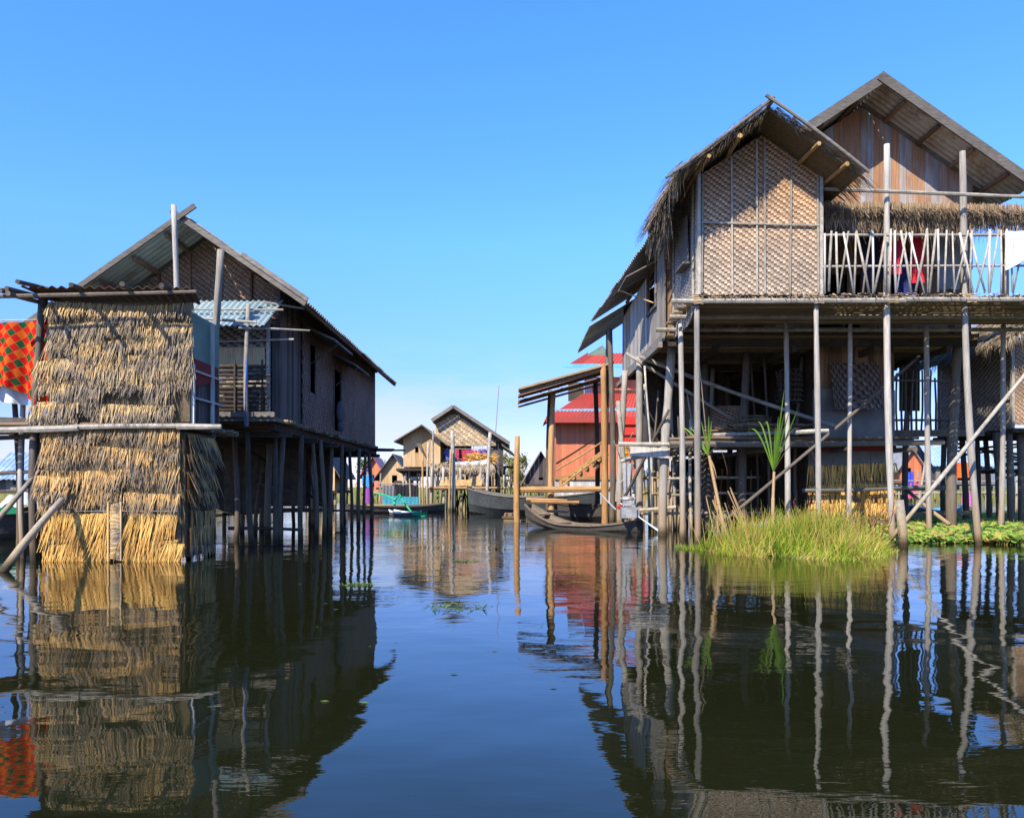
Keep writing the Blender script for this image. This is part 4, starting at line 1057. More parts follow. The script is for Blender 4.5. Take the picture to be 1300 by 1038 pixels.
lone('antenna_pole', (X(622,41),41.4,1.5), (X(634,41),41.4,Z(487,41)), .035, 'pole', 'slender leaning antenna pole rising above the middle house roof', 'pole', r1=.02)
g = 'laundry hung on the veranda of the middle house'
for px, w, h, c, kd, lb in [(569,.34,.55,(.10,.13,.40),'shirt','dark blue shirt at the left end of the middle house laundry'),(578,.34,.5,(.40,.06,.10),'cloth','crimson cloth behind the thick grey pole on the laundry line'),
        (589,.24,.75,(.42,.04,.07),'cloth','long red cloth left of centre on the distant laundry line'),(596,.3,.7,(.30,.06,.14),'shirt','dark pink shirt in the centre of the distant laundry line'),
        (603,.26,.7,(.50,.07,.09),'cloth','bright red cloth right of centre on the distant laundry line'),(611,.3,.72,(.12,.05,.22),'shirt','purple shirt between red and navy laundry'),(618,.3,.68,(.05,.05,.20),'shirt','navy shirt at the right end of the distant laundry line')]:
    shirt((X(px,39.8),39.8,Z(570+U(-1,1),39.8)), w, h, cloth(c), lb, g, kind=kd, name='hanging_shirt' if kd == 'shirt' else 'hanging_cloth')
mb = MB(); mb.pole((X(562,39.85),39.85,Z(569,39.8)),(X(626,39.85),39.85,Z(569,39.8)),.015,seg=5); own(mb, 'clothes_line', M['pole'], 'line carrying red and blue laundry on the middle house', 'clothes line')
mb = MB()
for k in range(500): mb.blade((X(600,39.7)+U(-.3,1.1),39.7+U(-.2,.2),Z(584,39.7)+U(-.1,.3)),(U(-1,1),U(-1,0),U(-.2,.8)),U(.15,.4),.05,(0,0,1),.1,n=2)
own(mb, 'straw_heap', M['thatch_gold'], 'heap of pale straw on the veranda under the red laundry', 'straw', smooth=True)

# ================================================================== BOATS
def boat(name, a, b, w, h, bow, stern, mat, dmat, label, deckc=.75, parts=None, n=22, flare=.12, cat='boat', grp=None):
    """double ended hull from a to b (waterline points), w width, h side height, bow/stern extra rise"""
    a, b = V(a), V(b); d = (b-a); L = d.length; d.normalize(); sd = V((-d.y, d.x, 0))
    root = thing(name, ((a.x+b.x)/2,(a.y+b.y)/2,0), label, cat, grp)
    def sec(u):
        wd = w/2*max(.05, math.sin(math.pi*(.06+.88*u)))**.55
        rise = bow*max(0,(.42-u)/.42)**1.8 + stern*max(0,(u-.6)/.4)**1.8
        return wd, rise
    for nm, mt, inner in (('hull', mat, 0), ('inside', dmat, 1)):
        mb = MB(); vs = []; fs = []
        prof = [(-1.0, 1.0), (-.86,.35), (-.55, 0), (0,-.06), (.55,0), (.86,.35), (1.0,1.0)]
        for i in range(n+1):
            u = i/n; wd, rise = sec(u); c = a + d*(L*u)
            for (s, k) in prof:
                zz = -.08 + (h+.08)*k + rise*(.55+.45*k); ww = wd*s
                if inner: zz = max(zz+.0, -.08 + (h+.08)*.45 + rise) if k < .9 else zz-.015; ww *= .9
                vs.append(c + sd*ww + V((0,0,zz)))
        m = len(prof)
        for i in range(n):
            for j in range(m-1): fs.append((i*m+j, (i+1)*m+j, (i+1)*m+j+1, i*m+j+1))
        fs.append(tuple(range(m))); fs.append(tuple(n*m + j for j in range(m))[::-1])
        mb.add(vs, fs, .5); mb.build(nm, M[mt], root, smooth=False)
    mb = MB()
    for s in (-1,1):
        mb = MB()
        for i in range(n):
            (w0,r0),(w1,r1) = sec(i/n), sec((i+1)/n)
            mb.beam(a+d*(L*i/n)+sd*(w0*s)+V((0,0,h+r0)), a+d*(L*(i+1)/n)+sd*(w1*s)+V((0,0,h+r1)), .05, .045, .5)
        mb.build('gunwale', M[dmat], root)
    mb = MB()
    for i in range(3, n-2, 4):
        wd, r_ = sec(i/n); c = a+d*(L*i/n)+V((0,0,h*.82+r_)); mb.beam(c-sd*wd*.93, c+sd*wd*.93, .16, .03)
    mb.build('thwart', M[dmat], root)
    return root
# near canoe with long tail motor
bt = boat('wooden_canoe', (X(671,21.8),21.8,0), (X(812,19.3),19.3,0), .78, .13, .50, .16, 'boat', 'boat_deck', 'dark low canoe with curved bow and a long tail motor moored at the grey stilts')
mb = MB(); e = V((X(789,19.2),19.15,.50))
mb.box(e.x-.02,e.x+.34,e.y-.15,e.y+.12,.36,.62); mb.box(e.x+.02,e.x+.28,e.y-.12,e.y+.1,.66,.78); mb.ball((e.x+.14,e.y,.82),.15,1.1,.9,.5,8); mb.box(e.x+.34,e.x+.42,e.y-.06,e.y+.06,.4,.56)
mb.pole((e.x+.1,e.y,.30),(e.x+.1,e.y,.62),.06)
for k in range(5): mb.box(e.x-.03,e.x+.0,e.y-.13,e.y+.1,.38+.05*k,.40+.05*k)
en = mb.build('engine', M['engine'], bt)
mb = MB(); mb.pole((X(787,19.5),19.45,Z(638,19.5)),(X(842,18.6),18.6,Z(678,18.6)),.022,.018,bend=.001); mb.pole((X(800,19.3),19.3,.5),(X(842,18.6),18.6,.04),.014)
mb.build('propeller_shaft', M['shaft'], en)
mb = MB(); mb.ball((X(786,19.4),19.4,.62),.06,1,1,1,6); mb.build('fuel_cap', M['red_paint'], en)
mb = MB(); mb.pole((X(782,19.4),19.4,.55),(X(762,19.8),19.9,.95),.02); mb.build('tiller', M['shaft'], en)
# big slate boat behind
boat('large_boat', (X(598,33),33,0), (X(760,31.5),31.5,0), 2.1, .72, .34, .2, 'hull_grey', 'board', 'large slate grey boat with a raised bow behind the orange mooring post')
boat('dark_boat', (X(700,27.4),27.4,0), (X(792,26.3),26.3,0), 1.4, .5, .15, .15, 'boat', 'dark', 'black boat in the shade under the gangway stairs')
lb_ = boat('long_boat', (X(440,33.5),33.5,0), (X(562,35.6),35.6,0), 1.3, .28, .12, .1, 'boat', 'boat_deck', 'long brown canoe carrying the person in blue by the left house stilts')
fl = boat('moored_boat', (X(-60,16.2),16.2,0), (X(58,17.4),17.4,0), 1.3, .55, .1, .2, 'boat', 'boat_deck', 'black boat with green stripe and pale tarp at the far left')
mb = MB(); mb.beam((X(-60,16.0),15.62,.60),(X(30,16.6),16.4,.62),.05,.14); mb.build('green_stripe', M['green_paint'], fl)
mb = MB()
def tarp(u, v): return V((X(20,17)+(.95*u)-.35, 16.6+.9*v, .62+.34*math.sin(u*3.14)**.5*math.sin(.3+v*2.5)+.05*math.sin(u*17+v*9)))
mb.grid(tarp, 20, 10); own(mb, 'boat_tarp', M['tarp_white'], 'crumpled pale tarp lying over the black boat at the far left', 'tarp', smooth=True)
# small boat with green frame, blue green cloths
gb = boat('small_boat', (X(497,31),31,0), (X(532,30.4),30.4,0), .8, .12, .1, .06, 'plastic_grey', 'white_paint', 'small grey skiff with a green frame beside the long canoe')
mb = MB(); pts = [(475,625),(490,628),(502,634),(507,627),(513,638),(523,650),(540,653)]
for a, b in zip(pts, pts[1:]): mb.pole(P(*a,31.4),P(*b,31.2),.035)
mb.pole(P(501,640,31.3),P(501,634,31.4),.06)
own(mb, 'net_frame', M['green_net'], 'bent bright green frame poking up from the small grey skiff', 'net frame')
mb = MB()
for k in range(24): mb.blade((X(524+k*.75,30),30+U(-.1,.1),.03),(U(-.3,.3),0,1),U(.08,.2),.05,(1,0,0))
own(mb, 'green_net', M['green_net'], 'low bundle of green netting floating right of the small skiff', 'net')
# laundry and blue screen behind long canoe
g = 'dark cloths drying low over the water behind the long canoe'
for px, w, h, c, lb in [(494,.9,1.0,(.16,.16,.17),'streaky grey cloth, leftmost of the low drying cloths'),(510,.9,.95,(.025,.025,.03),'black cloth, second of the low drying cloths'),(524,.8,1.15,(.03,.03,.035),'black cloth, third from left of the low drying cloths'),(468,.5,.9,(.10,.04,.22),'purple cloth hanging just right of the person in blue')]:
    mb = MB(); Y = 39.5; sheet(mb, (X(px-w*10,Y),Y,Z(615,Y)),(X(px+w*9,Y),Y,Z(615,Y)),h,4,.05); own(mb, 'drying_cloth', cloth(c), lb, 'cloth', g, smooth=True)
mb = MB(); mb.pole((X(476,39.55),39.55,Z(614,39.5)),(X(534,39.55),39.55,Z(614,39.5)),.03); 
for px in (483,516,533): mb.pole((X(px,39.6),39.6,-.3),(X(px,39.6),39.6,Z(600,39.6)),.05)
own(mb, 'drying_rack', M['pole'], 'pole rack holding the low black cloths', 'rack')
mb = MB(); Y = 38.5; sheet(mb, (X(486,Y),Y,Z(628,Y)),(X(532,Y),Y,Z(630,Y)),.62,9,.04); own(mb, 'blue_screen', M['teal'], 'blue green net screen below the drying black cloths', 'screen', smooth=True)
mb = MB(); slats(mb, X(470,38),X(560,38),37.2,38.4,.22,.15,.05,.2); own(mb, 'low_jetty', M['bamboo'], 'low bamboo jetty in front of the blue green screen', 'jetty')

# ================================================================== MOORING POSTS, PORCH, STAIRS
gm = 'mooring posts in open water'
lone('mooring_post', (X(657,25),25,-.5),(X(656,25),25,Z(553,25)),.105,'timber','thick orange brown mooring post in front of the slate boat','post',gm,r1=.085)
lone('mooring_post', (X(669,23),23,-.5),(X(669,23),23,Z(645,23)),.03,'bamboo','short thin bamboo stick beside the canoe bow','post',gm)
lone('mooring_post', (X(1131,15),14.5,-.3),(X(1126,15),14.5,Z(634,14.5)),.085,'pole','stout short pale post at the foot of the long diagonal pole','post',gm)
K = thing('landing_porch', (X(715,25.5), 25.5, 0), 'roofed timber landing with brown posts, a stair and bamboo handrails between canal and tall house', 'porch')
for pb, Y, pt, top, r, m in [(702,25.2,700,500,.10,'timber'),(697,26.4,697,495,.085,'post_dark'),(768,24.2,766,462,.11,'timber'),(757,26.6,757,480,.09,'post_dark')]:
    post(K, (X(pb,Y),Y,0),(X(pt,Y),Y,Z(top,Y)), r, m)
mb = MB()
for k in range(7):      # sloping roof of overlapping boards
    y = 24.1 + k*.42; dz = -.05*k
    mb.prism([(X(658,24.6),y,Z(495,24.6)+dz+.06*(k%2)),(X(777,24.6),y,Z(462,24.6)+dz+.06*(k%2)),(X(777,24.6),y+.48,Z(462,24.6)+dz+.08),(X(658,24.6),y+.48,Z(495,24.6)+dz+.08)],(0,0,-.05))
mb.build('roof', M['deck'], K)
mb = MB(); mb.beam((X(660,24.4),24.25,Z(500,24.5)),(X(772,24.4),24.25,Z(467,24.5)),.08,.14); mb.beam((X(660,26),26.6,Z(497,26)),(X(772,26),26.6,Z(466,26)),.08,.12)
for k in range(5): x = X(665+k*24,25); mb.beam((x,24.2,Z(497-k*7,24.8)),(x,27,Z(497-k*7,24.8)+.1),.07,.08)
mb.build('roof_beam', M['plank_brown'], K)
mb = MB(); mb.pole((X(661,24.9),24.9,Z(621,24.9)),(X(778,24.7),24.7,Z(620,24.7)),.10,.095,bend=.002); mb.build('rail_log', M['timber_h'], K)
st = MB()
n_ = 7
for k in range(n_):
    x = X(712+k*8.2,25.5); z = Z(609-k*5.6,25.5)
    st.box(x-.02,x+.26,25.1,26.1,z-.03,z+.015); st.prism([(x+.02,25.12,z-.03),(x+.26,25.12,z-.03),(x+.26,25.12,z-.22)],(0,.05,0)); st.box(x-.01,x+.02,25.1,26.1,z-.2,z-.03)
stair = st.build('stair', M['timber_h'], K)
for yy in (25.15,26.1):
    mb = MB(); mb.beam(P(710,614,yy),P(768,572,yy),.05,.16); mb.build('stringer', M['timber'], stair)
for a, b, Y in (((706,596),(768,558),25.0),((706,622),(768,574),25.0),((706,588),(756,556),26.4)):
    mb = MB(); mb.pole(P(*a,Y),P(*b,Y),.03); mb.build('handrail', M['bamboo'], K)
mb = MB(); mb.pole(P(674,636,24.2),P(735,637,24.2),.06); mb.pole(P(668,633,25),P(720,634,25),.06); mb.build('step_log', M['timber_h'], K)
mb = MB()
for k in range(8): mb.pole((X(639+k*2.4,26.5),26.2,.1),(X(641+k*2.4,26.5),29,.14),.045,seg=7)
own(mb, 'bamboo_raft', M['bamboo'], 'bundle of bamboo ends floating left of the orange mooring post', 'raft')
mb = MB(); mb.beam(P(690,648,24.6),P(722,649,24.6),.2,.08); mb.beam(P(640,660,25.6),P(690,661,25.4),.25,.06)
own(mb, 'floating_boards', M['boat_deck'], 'loose boards on the water beneath the landing porch', 'boards')
mb = MB()      # tangle of branches at the house corner
for k in range(16): a = P(U(783,800),U(560,650),20.6+U(-.4,.4)); mb.pole(a, a+V((U(-.3,.5),U(-.4,.4),U(-.6,.6))), .018, seg=5, bend=.05)
own(mb, 'branch_tangle', M['pole'], 'tangle of pale branches tied to the stilts above the boat motor', 'branches')
mb = MB(); sheet(mb, P(790,585,19.9), P(804,588,19.9), .9, 2, .05, taper=.4); own(mb, 'hanging_net', cloth((.33,.34,.37)), 'bluish grey net hanging between the corner stilts above the boat motor', 'net', smooth=True)

# ================================================================== RED HOUSE
D = thing('red_house', (4.9, 47, 0), 'salmon red sheet metal house with red roofs and pale blue gutter behind the landing', 'house')
Y = 45.0
mb = MB(); corr = lambda a, b, z0, z1, y: wall(mb, (a,y),(1,0),b-a, lambda u: z0, lambda u: z1, 'planks', .14, .03)
corr(X(706,Y),X(818,Y),Z(605,Y),Z(520,Y),Y); mb.box(X(706,Y),X(818,Y),Y+.05,Y+.1,Z(605,Y),Z(520,Y)); mb.build('lower_wall', M['wall_red'], D)
mb = MB(); mb.box(X(706,Y)-.04,X(706,Y),Y+.04,50,1.5,5.2); mb.build('side_wall', M['wall_red'], D)
mb = MB(); corr(X(704,Y),X(818,Y),.1,Z(607,Y),Y-.05); mb.build('base_boards', M['plank_pale'], D)
mb = MB(); mb.beam((X(704,Y),Y-.1,Z(606,Y)),(X(822,Y),Y-.1,Z(606,Y)),.1,.22); mb.build('base_beam', M['timber_h'], D)
mb = MB(); ye = Y-1
corrug(mb, (X(742,47.5),47.5,Z(499,47.5)),(X(822,47.5),47.5,Z(499,47.5)),(X(822,ye),ye,Z(530,ye)),(X(694,ye),ye,Z(530,ye)),.22,.03)
corrug(mb, (X(742,47.5),47.5,Z(499,47.5)),(X(742,47.5),49,Z(499,47.5)),(X(694,ye),50,Z(530,ye)),(X(694,ye),ye,Z(530,ye)),.22,.03); mb.build('lower_roof', M['roof_red'], D)
mb = MB(); mb.beam((X(693,ye),ye-.04,Z(531,ye)-.05),(X(822,ye),ye-.04,Z(531,ye)-.05),.06,.34); mb.build('fascia', M['roof_red'], D)
mb = MB(); mb.beam((X(702,45.2),45.0,Z(521,45)),(X(822,45.2),45.0,Z(519,45)),.1,.16); mb.build('gutter', M['blue_trim'], D)
Y2 = 47.6
mb = MB(); corr(X(742,Y2),X(822,Y2),Z(512,Y2),Z(478,Y2),Y2); mb.build('upper_wall', M['wall_red'], D)
mb = MB(); mb.box(X(742,Y2),X(752,Y2),Y2-.06,Y2-.01,Z(510,Y2),Z(480,Y2)); mb.build('door_panel', M['plank_pale'], D)
mb = MB(); mb.beam((X(752,Y2),Y2-.1,Z(480,Y2)),(X(758,Y2),Y2-.1,Z(509,Y2)),.12,.1,up=(1,0,0)); mb.build('door_trim', M['blue_trim'], D)
mb = MB(); wall(mb, (X(722,Y2),Y2+.4),(1,0),X(742,Y2)-X(722,Y2), lambda u: Z(508,Y2), lambda u: Z(484,Y2)); mb.build('porch_shade_panel', M['dark'], D)  # dark panel standing in for the shade beneath the upper porch
mb = MB(); corrug(mb, (X(745,48),48,Z(448,48)),(X(822,48),48,Z(448,48)),(X(822,46.4),46.4,Z(462,46.4)),(X(722,46.4),46.4,Z(462,46.4)),.22,.03); mb.build('upper_roof', M['roof_red'], D)
mb = MB(); mb.beam((X(715,46.4),46.3,Z(464,46.4)),(X(822,46.4),46.3,Z(464,46.4)),.08,.2); mb.build('eave_trim', M['blue_trim'], D)
mb = MB(); mb.prism([(X(742,47.8),47.7,Z(452,47.8)),(X(775,47.8),47.7,Z(452,47.8)),(X(765,47.8),47.7,Z(438,47.8))],(0,.1,0)); mb.build('gable_tip', M['sheet_green'], D)
mb = MB()
for k in range(3): mb.box(X(792,44),X(830,44),43.8,43.9,Z(568-k*13,44)+.15,Z(558-k*13,44)+.12)
mb.build('balcony_panel', M['red_paint'], D, label='bright red balcony boards')
g = 'yellow drums on the red house terrace'
for i, px in enumerate((794,803,812,822)):
    mb = MB(); x = X(px,43.2); mb.pole((x,43.2,Z(578,43.2)),(x,43.2,Z(564,43.2)),.16,.16,seg=12,bend=0,step=.15,node=.04)
    own(mb, 'yellow_drum', M['yellow'], 'yellow drum on the red house terrace seen between the grey stilts', 'drum', g, smooth=True)
mb = MB(); mb.beam((X(786,43.2),43.2,Z(580,43.2)),(X(850,43.2),43.2,Z(580,43.2)),1.0,.12)
for px in (788,800,815,832,848): mb.pole((X(px,43.2),43.2,-.3),(X(px,43.2),43.2,Z(582,43.2)),.08)
own(mb, 'terrace', M['timber_h'], 'orange plank terrace on stilts carrying the yellow drums', 'terrace')

# ================================================================== FAR HOUSES
def far_house(px0, px1, base, eave, ridge, Y, wallm, roofm, label, side=True, gable=True):
    root = thing('stilt_house', (X((px0+px1)/2,Y),Y+1.5,0), label, 'stilt house', 'small houses along the far shore')
    x0, x1 = X(px0,Y), X(px1,Y); xc = (x0+x1)/2; zb, ze, zr = Z(base,Y), Z(eave,Y), Z(ridge,Y); D_ = max(3.5,(x1-x0)*.9)
    mb = MB()
    if gable:
        wall(mb, (x0,Y),(1,0),x1-x0, lambda u: zb, lambda u: ze+(zr-ze)*(1-abs(2*u/(x1-x0)-1)), 'planks', .3, openings=[((x1-x0)*.4,(x1-x0)*.58,zb+.3,zb+(ze-zb)*.85)])
    else:
        wall(mb, (x0,Y),(1,0),x1-x0, lambda u: zb, lambda u: ze, 'planks', .3, openings=[((x1-x0)*.4,(x1-x0)*.58,zb+.3,zb+(ze-zb)*.85)])
    mb.box(x0,x0+.05,Y+.05,Y+D_,zb,ze); mb.box(x1-.05,x1,Y+.05,Y+D_,zb,ze); mb.box(x0+.06,x1-.06,Y+D_-.1,Y+D_,zb,ze)
    mb.build('wall', M[wallm], root)
    mb = MB(); o = .4
    if gable:
        s = (zr-ze)/((x1-x0)/2)
        for sg, xe in ((-1,x0-o),(1,x1+o)): mb.prism([(xc,Y-o,zr+.08),(xe,Y-o,ze-o*s+.08),(xe,Y+D_+o,ze-o*s+.08),(xc,Y+D_+o,zr+.08)],(0,0,-.07))
    else:
        corrug(mb, (x0-o,Y+D_/2,zr),(x1+o,Y+D_/2,zr),(x1+o,Y-o,ze-.1),(x0-o,Y-o,ze-.1),.25,.03)
        corrug(mb, (x0-o,Y+D_/2,zr),(x1+o,Y+D_/2,zr),(x1+o,Y+D_+o,ze-.1),(x0-o,Y+D_+o,ze-.1),.25,.03)
    mb.build('roof', M[roofm], root)
    mb = MB(); mb.box(x0-.2,x1+.2,Y-.3,Y+D_,zb-.15,zb); mb.build('floor', M['dark'], root)
    n = max(2,int((x1-x0)/1.3))
    for i in range(n+1):
        for yy in (Y+.1, Y+D_-.2):
            post(root, (x0+(x1-x0)*i/n,yy,0),(x0+(x1-x0)*i/n,yy,zb-.15),.08,'post_dark' if i%2 else 'pole')
    return root
far_house(462,486,626,598,580,66,'wall_red','roof_red','tiny orange walled house with a red roof left of the middle house')
far_house(482,517,618,600,577,54,'plank_tan','board','small grey plank house with a dark gable just left of the tan annex')
far_house(668,705,614,604,573,56,'plank_black','board','small dark grey gabled shack between orange post and landing porch')
far_house(-6,44,622,606,572,40,'board','iron_roofblue','small grey house with a blue sheet roof at the far left', gable=False)
far_house(388,425,622,592,560,44,'plank_tan','board','low house with worn grey roof seen through the left house stilts')
far_house(494,512,634,622,611,50,'plank_brown','thatch_back','low brown hut under the annex of the laundry house')
far_house(652,668,622,610,596,72,'plank_brown','iron_rust','tiny brown hut far beyond the orange mooring post')
far_house(560,640,616,598,575,75,'plank_tan','iron','plain distant house hidden behind the laundry house')
far_house(1142,1170,612,590,570,60,'wall_red','iron','orange walled house under the gap right of the tall house')
far_house(1188,1260,614,590,560,64,'board','iron_roofblue','pale blue roofed shed below the neighbour house at right', gable=False)
far_house(240,330,620,594,572,60,'board','iron','grey shed seen under the left house floor', gable=False)
far_house(850,960,618,596,570,70,'plank_tan','iron','distant tan shed seen through the tall house stilts', gable=False)
far_house(1010,1090,618,596,570,66,'board','roof_red','distant grey shed with red roof behind the tall house', gable=False)
for k, (px, py, w, c, lb) in enumerate([(1153,598,.5,(.05,.08,.5),'bright blue cloth among sticks in the gap right of the tall house'),(1160,612,.6,(.6,.1,.2),'pink cloth just below the blue cloth in the right gap'),(1234,622,.9,(.55,.12,.45),'magenta cloth under the neighbour house'),(1221,586,.9,(.7,.13,.03),'orange red cloth hanging beneath the neighbour house')]):
    Y = 36; mb = MB(); sheet(mb, (X(px,Y)-w/2,Y,Z(py,Y)),(X(px,Y)+w/2,Y,Z(py,Y)),.7,3,.05); own(mb, 'drying_cloth', cloth(c), lb, 'cloth', 'bright cloths drying in the right gap', smooth=True)
boat('far_boat', (X(1150,27),27,0),(X(1215,28),28,0),1.0,.3,.2,.15,'boat','blue_trim','narrow boat with blue rim in the right gap beyond the hyacinth')
lone('water_pole', (X(1160,30),30,-.4),(X(1180,30),30,Z(560,30)),.05,'pole','leaning thin pole in the water in the right gap','pole')

# ================================================================== PERSON
def person():
    bpx, Y = 467, 34.3; bx = X(bpx,Y); z0 = .30; s = 1.55/1.7
    me = bpy.data.meshes.new('person'); 
    J = [((0,0,.92),.13),((0,0,1.12),.12),((0,0,1.33),.15),((0,0,1.45),.07),((0,0,1.52),.055),((0,-.01,1.60),.085),((0,0,1.68),.08),
         ((.17,0,1.38),.06),((.23,-.04,1.12),.042),((.14,-.22,.98),.034),((.08,-.27,.97),.03),
         ((-.17,0,1.38),.06),((-.23,-.04,1.12),.042),((-.14,-.22,.98),.034),((-.08,-.27,.97),.03),
         ((.09,0,.86),.085),((.10,0,.48),.06),((.10,.02,.08),.04),((.11,-.14,.03),.035),((-.09,0,.86),.085),((-.10,0,.48),.06),((-.10,.02,.08),.04),((-.11,-.14,.03),.035)]
    E = [(0,1),(1,2),(2,3),(3,4),(4,5),(5,6),(2,7),(7,8),(8,9),(9,10),(2,11),(11,12),(12,13),(13,14),(0,15),(15,16),(16,17),(17,18),(0,19),(19,20),(20,21),(21,22)]
    me.from_pydata([V(p)*s for p, r in J], E, [])
    ob = bpy.data.objects.new('person', me); COL.objects.link(ob); ob.location = (bx, Y, z0)
    sk = ob.modifiers.new('skin', 'SKIN'); 
    for i, (p, r) in enumerate(J): me.skin_vertices[0].data[i].radius = (r*s, r*s)
    me.skin_vertices[0].data[0].use_root = True
    ob.modifiers.new('sub', 'SUBSURF').levels = 2; ob.modifiers['sub'].render_levels = 2
    me.materials.append(M['skin'])
    tag(ob, 'person in a bright blue top and purple wrap skirt standing on the long canoe', 'person')
    def loft(nm, rings, mat):
        mb = MB(); n = 14; vs = []
        for (x, y, z, rx, ry) in rings:
            for j in range(n): a = 6.2832*j/n; k = 1+.04*math.sin(a*5+z*3); vs.append((x*s+rx*s*k*math.cos(a), y*s+ry*s*k*math.sin(a), z*s))
        fs = [(i*n+j, i*n+(j+1)%n, (i+1)*n+(j+1)%n, (i+1)*n+j) for i in range(len(rings)-1) for j in range(n)]
        mb.add(vs, fs)
        o = mb.build(nm, mat, None, smooth=True); o.parent = ob
    loft('skirt', [(0,0,.10,.19,.17),(0,0,.5,.19,.17),(0,0,.8,.19,.16),(0,0,1.0,.16,.14)], cloth((.28,.07,.30)))
    loft('top', [(0,0,.88,.19,.16),(0,0,1.1,.17,.15),(0,0,1.33,.21,.15),(0,0,1.44,.14,.11),(0,0,1.49,.08,.08)], cloth((.05,.25,.68)))
    for sg in (-1,1): loft('sleeve', [(sg*.16,0,1.43,.08,.08),(sg*.20,-.02,1.25,.075,.075),(sg*.235,-.04,1.08,.07,.07)], cloth((.05,.25,.68)))
    mb = MB(); mb.ball((0,.02*s,1.69*s),.115*s,1,1.05,.95,10); o = mb.build('head_scarf', cloth((.03,.05,.20)), None, smooth=True); o.parent = ob
person()

# ================================================================== PLANTS
def mound(x, y, cx, cy, rx, ry):
    d = ((x-cx)/rx)**2 + ((y-cy)/ry)**2
    return max(0, 1-d)
mb = MB(); cx, cy, rx, ry = 4.85, 13.6, 1.58, 1.55
def soil(u, v):
    a = 6.2832*u; r = v*(1+.1*math.sin(a*3)+.06*math.sin(a*7+1)); return V((cx+rx*r*math.cos(a), cy+ry*r*math.sin(a), .10*(1-v*v)-.03))
mb.grid(soil, 40, 6)
o = mb.build('grass_bank', shore_m, smooth=True); o['kind'] = 'structure'
mb = MB()
clumps = []
for _ in range(150):
    a = U(0,6.2832); r = math.sqrt(random.random())*1.0; q = (1+.1*math.sin(a*3)+.06*math.sin(a*7+1))
    clumps.append((cx+rx*r*q*math.cos(a), cy+ry*r*q*math.sin(a), r, U(.0,.7) if random.random() < .8 else U(.8,1.0), U(-.6,.6), U(.5,1.35)))
for k in range(19000):
    (qx, qy, qr, qc, ql, qh) = random.choice(clumps)
    x = qx + random.gauss(0,.15); y = qy + random.gauss(0,.15)
    r = math.sqrt(((x-cx)/rx)**2+((y-cy)/ry)**2); m = max(0, 1.02-r)
    h = (.14+.50*min(1,m*1.7))*U(.35,1.0)*qh
    d = V((ql+U(-.55,.55)+(x-cx)*.15, U(-.5,.3)-.12, 1))
    mb.blade((x,y,.16*(1-min(1,r*r))-.05), d, h*1.12, U(.009,.024), (math.cos(k),math.sin(k),0), U(.0,.2)*h*2, r=min(1,max(0,qc+U(-.25,.3))), n=3, tip=.12)
for k in range(170):      # taller loose blades and dead stems
    (qx, qy, qr, qc, ql, qh) = random.choice(clumps)
    dry = random.random() < .4
    mb.blade((qx+U(-.2,.2),qy+U(-.2,.2),0), (U(-.6,.6),U(-.3,.2),1), U(.55,1.0), U(.010,.018), (1,.2,0), U(.02,.3), r=U(.7,.95) if dry else U(.15,.5), n=5, tip=.08)
for k in range(260):      # reddish seed stems
    a = U(0,6.2832); r = math.sqrt(random.random())*.85; x = cx+rx*r*math.cos(a); y = cy+ry*r*math.sin(a); h = U(.4,.72)
    mb.blade((x,y,.1), (U(-.3,.3),U(-.3,.2),1), h, .010, (1,0,0), .05, r=U(.92,1.0), n=2, tip=.5)
o = mb.build('tall_grass', M['grass']); o['kind'] = 'stuff'; tag(o, 'clump of bright yellow green grass growing out of the water before the tall house', 'grass')
mb = MB()
def pad(x0, x1, y0, y1, n, edge):
    for k in range(n):
        x = U(x0,x1); y = U(y0,y1)
        e = min(1,(x-x0-edge(y))/1.2)
        if e < U(0,.5): continue
        fr = y0 + .5*math.sin(x*1.7)+.25*math.sin(x*4.3)
        if y < fr + .2: continue
        h = U(.05,.22)*min(1,.35+(y-fr)*.5) + .08*max(0,math.sin(x*2.9)*math.sin(y*1.8)); a = U(0,6.28); s = U(.035,.075)
        n_ = V((math.cos(a)*.6, math.sin(a)*.6-.4, 1)).normalized(); t1 = n_.cross(V((0,1,0))).normalized(); t2 = n_.cross(t1); c = V((x,y,h))
        mb.add([c-t1*s*.35-t2*s, c+t1*s*.35-t2*s, c+t1*s, c+t1*s*.6+t2*s, c-t1*s*.6+t2*s, c-t1*s], [(0,1,2,3,4,5)], U(.0,1)**1.1)
        if k % 3 == 0: mb.blade((x,y,0),(U(-.3,.3),U(-.3,.3),1),h+U(0,.12),.014,(1,0,0),0,r=U(.3,1))
pad(7.1,14.5,14.9,21.5,30000, lambda y: (y-15)*.26)
pad(9.3,17,21.5,27,7000, lambda y: .2)
o = mb.build('water_hyacinth', M['hyacinth']); o['kind'] = 'stuff'; tag(o, 'green mat of floating water hyacinth under the right houses', 'water plants')
